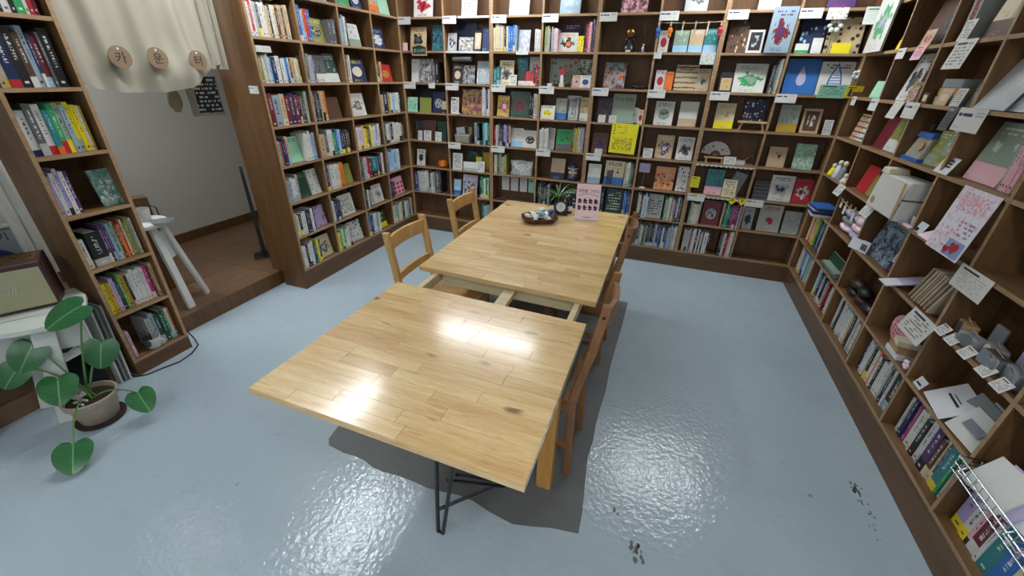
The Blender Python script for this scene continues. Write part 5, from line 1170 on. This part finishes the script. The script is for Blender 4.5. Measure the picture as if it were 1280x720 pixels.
g = goods('small_tag_card', 'tiny white tag card standing first in the fifth long-bookcase bay', 'card', 'R', 6, 4, .13, .01); b = MB(); b.bar((0, 0, 0), (0, .02, .045), .06, .0012, (0, 1, 0)); b.build('card', M['paper'], g); b = MB(); b.bar((0, .004, .014), (0, .0075, .022), .035, .0004, (0, 1, 0)); b.build('printed_line', M['ink'], g, loc=(0, -.001, .0005))
for i in range(2):
    g = goods('grey_tray', '%s pale grey slab leaning behind the white booklet' % ('front' if i == 0 else 'rear'), 'slab', 'R', 6, 4, .62+.10*i, .055+.02*i, 0, 0, 'grey slabs'); b = MB(); b.bar((0, 0, .006), (0, .07, .13), .17, .012, (0, 1, 0)); b.build('slab', M['greybox' if i == 0 else 'silver'], g, bevel=.003)
g = goods('clear_frame_pad', 'glossy white notepad standing with metal rings at fifth-bay end', 'notepad', 'R', 6, 4, .80, .014, .003, 4); b = MB(); b.bar((0, 0, .002), (0, .07, .11), .17, .01, (0, 1, 0)); b.build('pad', M['white'], g); b = MB(); b.tube([(.09, .02, .02), (.10, .05, .07), (.09, .08, .11)], .003, 6); b.build('ring', M['steel'], g, smooth=True); b = MB(); b.bar((0, .02, .045), (0, .04, .075), .09, .0006, (0, 1, 0)); b.build('printed_mark', M['greyink'], g, loc=(0, -.006, .004))
# wire basket of wrapped books
g = goods('wire_basket', 'bright wire basket of wrapped booklets jutting out of the sixth bay', 'basket', 'R', 6, 5, .54, -.09)
b = MB(); wx, dy, hz = .205, .20, .062
for z in (.0, .03, .062): b.tube([(-wx, 0, z+.004), (wx, 0, z+.004), (wx, dy, z+.004), (-wx, dy, z+.004), (-wx, 0, z+.004)], .0032 if z else .0024, 6)
b.build('rim_wire', M['steel'], g)
b = MB()
for i in range(13):
    x = -wx+2*wx*i/12; b.tube([(x, 0, hz+.004), (x, 0, .003), (x, dy, .003), (x, dy, hz+.004)], .0018, 5)
for i in range(1, 6):
    y = dy*i/6; b.tube([(-wx, y, hz), (-wx, y, .003), (wx, y, .003), (wx, y, hz)], .0018, 5)
b.build('cross_wire', M['steel'], g)
for x in (-.12, .12): b = MB(); b.tube([(x-.03, -.003, .062), (x-.03, -.02, .04), (x+.03, -.02, .04), (x+.03, -.003, .062)], .003, 6); b.build('label_hook', M['steel'], g, smooth=True)
for i in range(7):
    c = cell('R', 6, 5); o = MB().box(-.075, .075, 0, .009, 0, .14).build('wrapped_booklet', M[['white', 'lav', 'paper', 'pink', 'greybox', 'white', 'silver'][i]], None, loc=c.at(.20+.10*i, -.07+.012*(i % 2)+.0, .012), rot=(math.radians(-34), math.radians(0), c.rz+math.radians(10)), bevel=.001); o.location = c.at(.36+.06*i, -.075+.018*i, .012); o.scale.x = 1; tag(o, '%s booklet in clear wrap, %s back in the wire basket' % (['white', 'lavender', 'plain white', 'pale pink', 'grey', 'glossy white', 'silver'][i], ORD[i]), 'booklet', 'booklets in the wire basket')
# long bookcase: upper goods
for i in range(3):
    g = goods('film_book', 'shiny clear-wrapped picture folder, %s along in the upper fourth bay' % ORD[i], 'folder', 'R', 2, 3, .22+.24*i, .004+.02*i, 0, 0, 'clear-wrapped folders'); b = MB(); b.bar((0, 0, .003), (0, .09, .20), .20, .008, (0, 1, 0)); o = b.build('picture', PTM['x'], g); colours(o, 'h', 'B', 'w'); b = MB(); b.bar((0, -.006, .003), (0, .084, .205), .215, .002, (0, 1, 0)); b.build('wrap', M['plastic'], g)
for i in range(3):
    c = cell('R', 2, 2); o = MB().box(-.11+.01*i, .11-.01*i, 0, .12, 0, .04).build('grey_case', M['greybox' if i != 1 else 'kraft'], None, loc=c.at(.46, .016, .0006+.0406*i), rot=(0, 0, c.rz), bevel=.004); tag(o, '%s case, %s up in the pile in the upper third bay' % ('brown' if i == 1 else 'grey', ORD[i]), 'case', 'cases in the upper third bay')
g = goods('mini_frame', 'tiny dark framed card at the upper third bay ledge', 'picture frame', 'R', 2, 2, .12, -.0); b = MB(); b.box(-.03, .03, 0, .008, 0, .055); b.build('frame', M['frame_wood'], g); MB().box(-.018, .018, -.001, 0, .012, .043).build('card', M['cream'], g)
g = goods('drawstring_bag', 'white and blue drawstring bag in the third bay of long bookcase', 'bag', 'R', 3, 2, .24, .02); b = MB(); b.hexa([(-.08, 0, 0), (.10, 0, 0), (.10, .09, 0), (-.08, .09, 0), (-.055, .03, .135), (.095, .03, .135), (.095, .07, .135), (-.055, .07, .135)]); b.build('body', M['cloth'], g, bevel=.012); b = MB(); b.hexa([(-.085, -.003, 0), (.103, -.003, 0), (.103, .093, 0), (-.085, .093, 0), (-.083, -.001, .02), (.102, -.001, .02), (.102, .092, .02), (-.083, .092, .02)]); b.build('trim_band', M['blue'], g); b = MB(); b.hexa([(-.06, .02, .125), (.1, .02, .125), (.1, .075, .125), (-.06, .075, .125), (-.055, .028, .15), (.095, .028, .15), (.095, .07, .15), (-.055, .07, .15)]); b.build('trim_band', M['blue'], g); b = MB(); b.tube([(.0, .05, .15), (.005, .05, .19)], .012, 8); b.build('toggle', M['dark'], g, smooth=True); b = MB(); b.lathe([(.024, 0), (.024, .002)], 16); b.build('badge', M['kraft'], g, loc=(.05, .012, .085), rot=(PI/2-.2, 0, 0))
# wall behind open shelves carries no picture; labels of groups that nothing tells apart are already shared
for o in list(C.objects):
    if o.parent is None and o.type in ('MESH', 'FONT') and o.get('kind') is None and not o.get('label'):
        pass
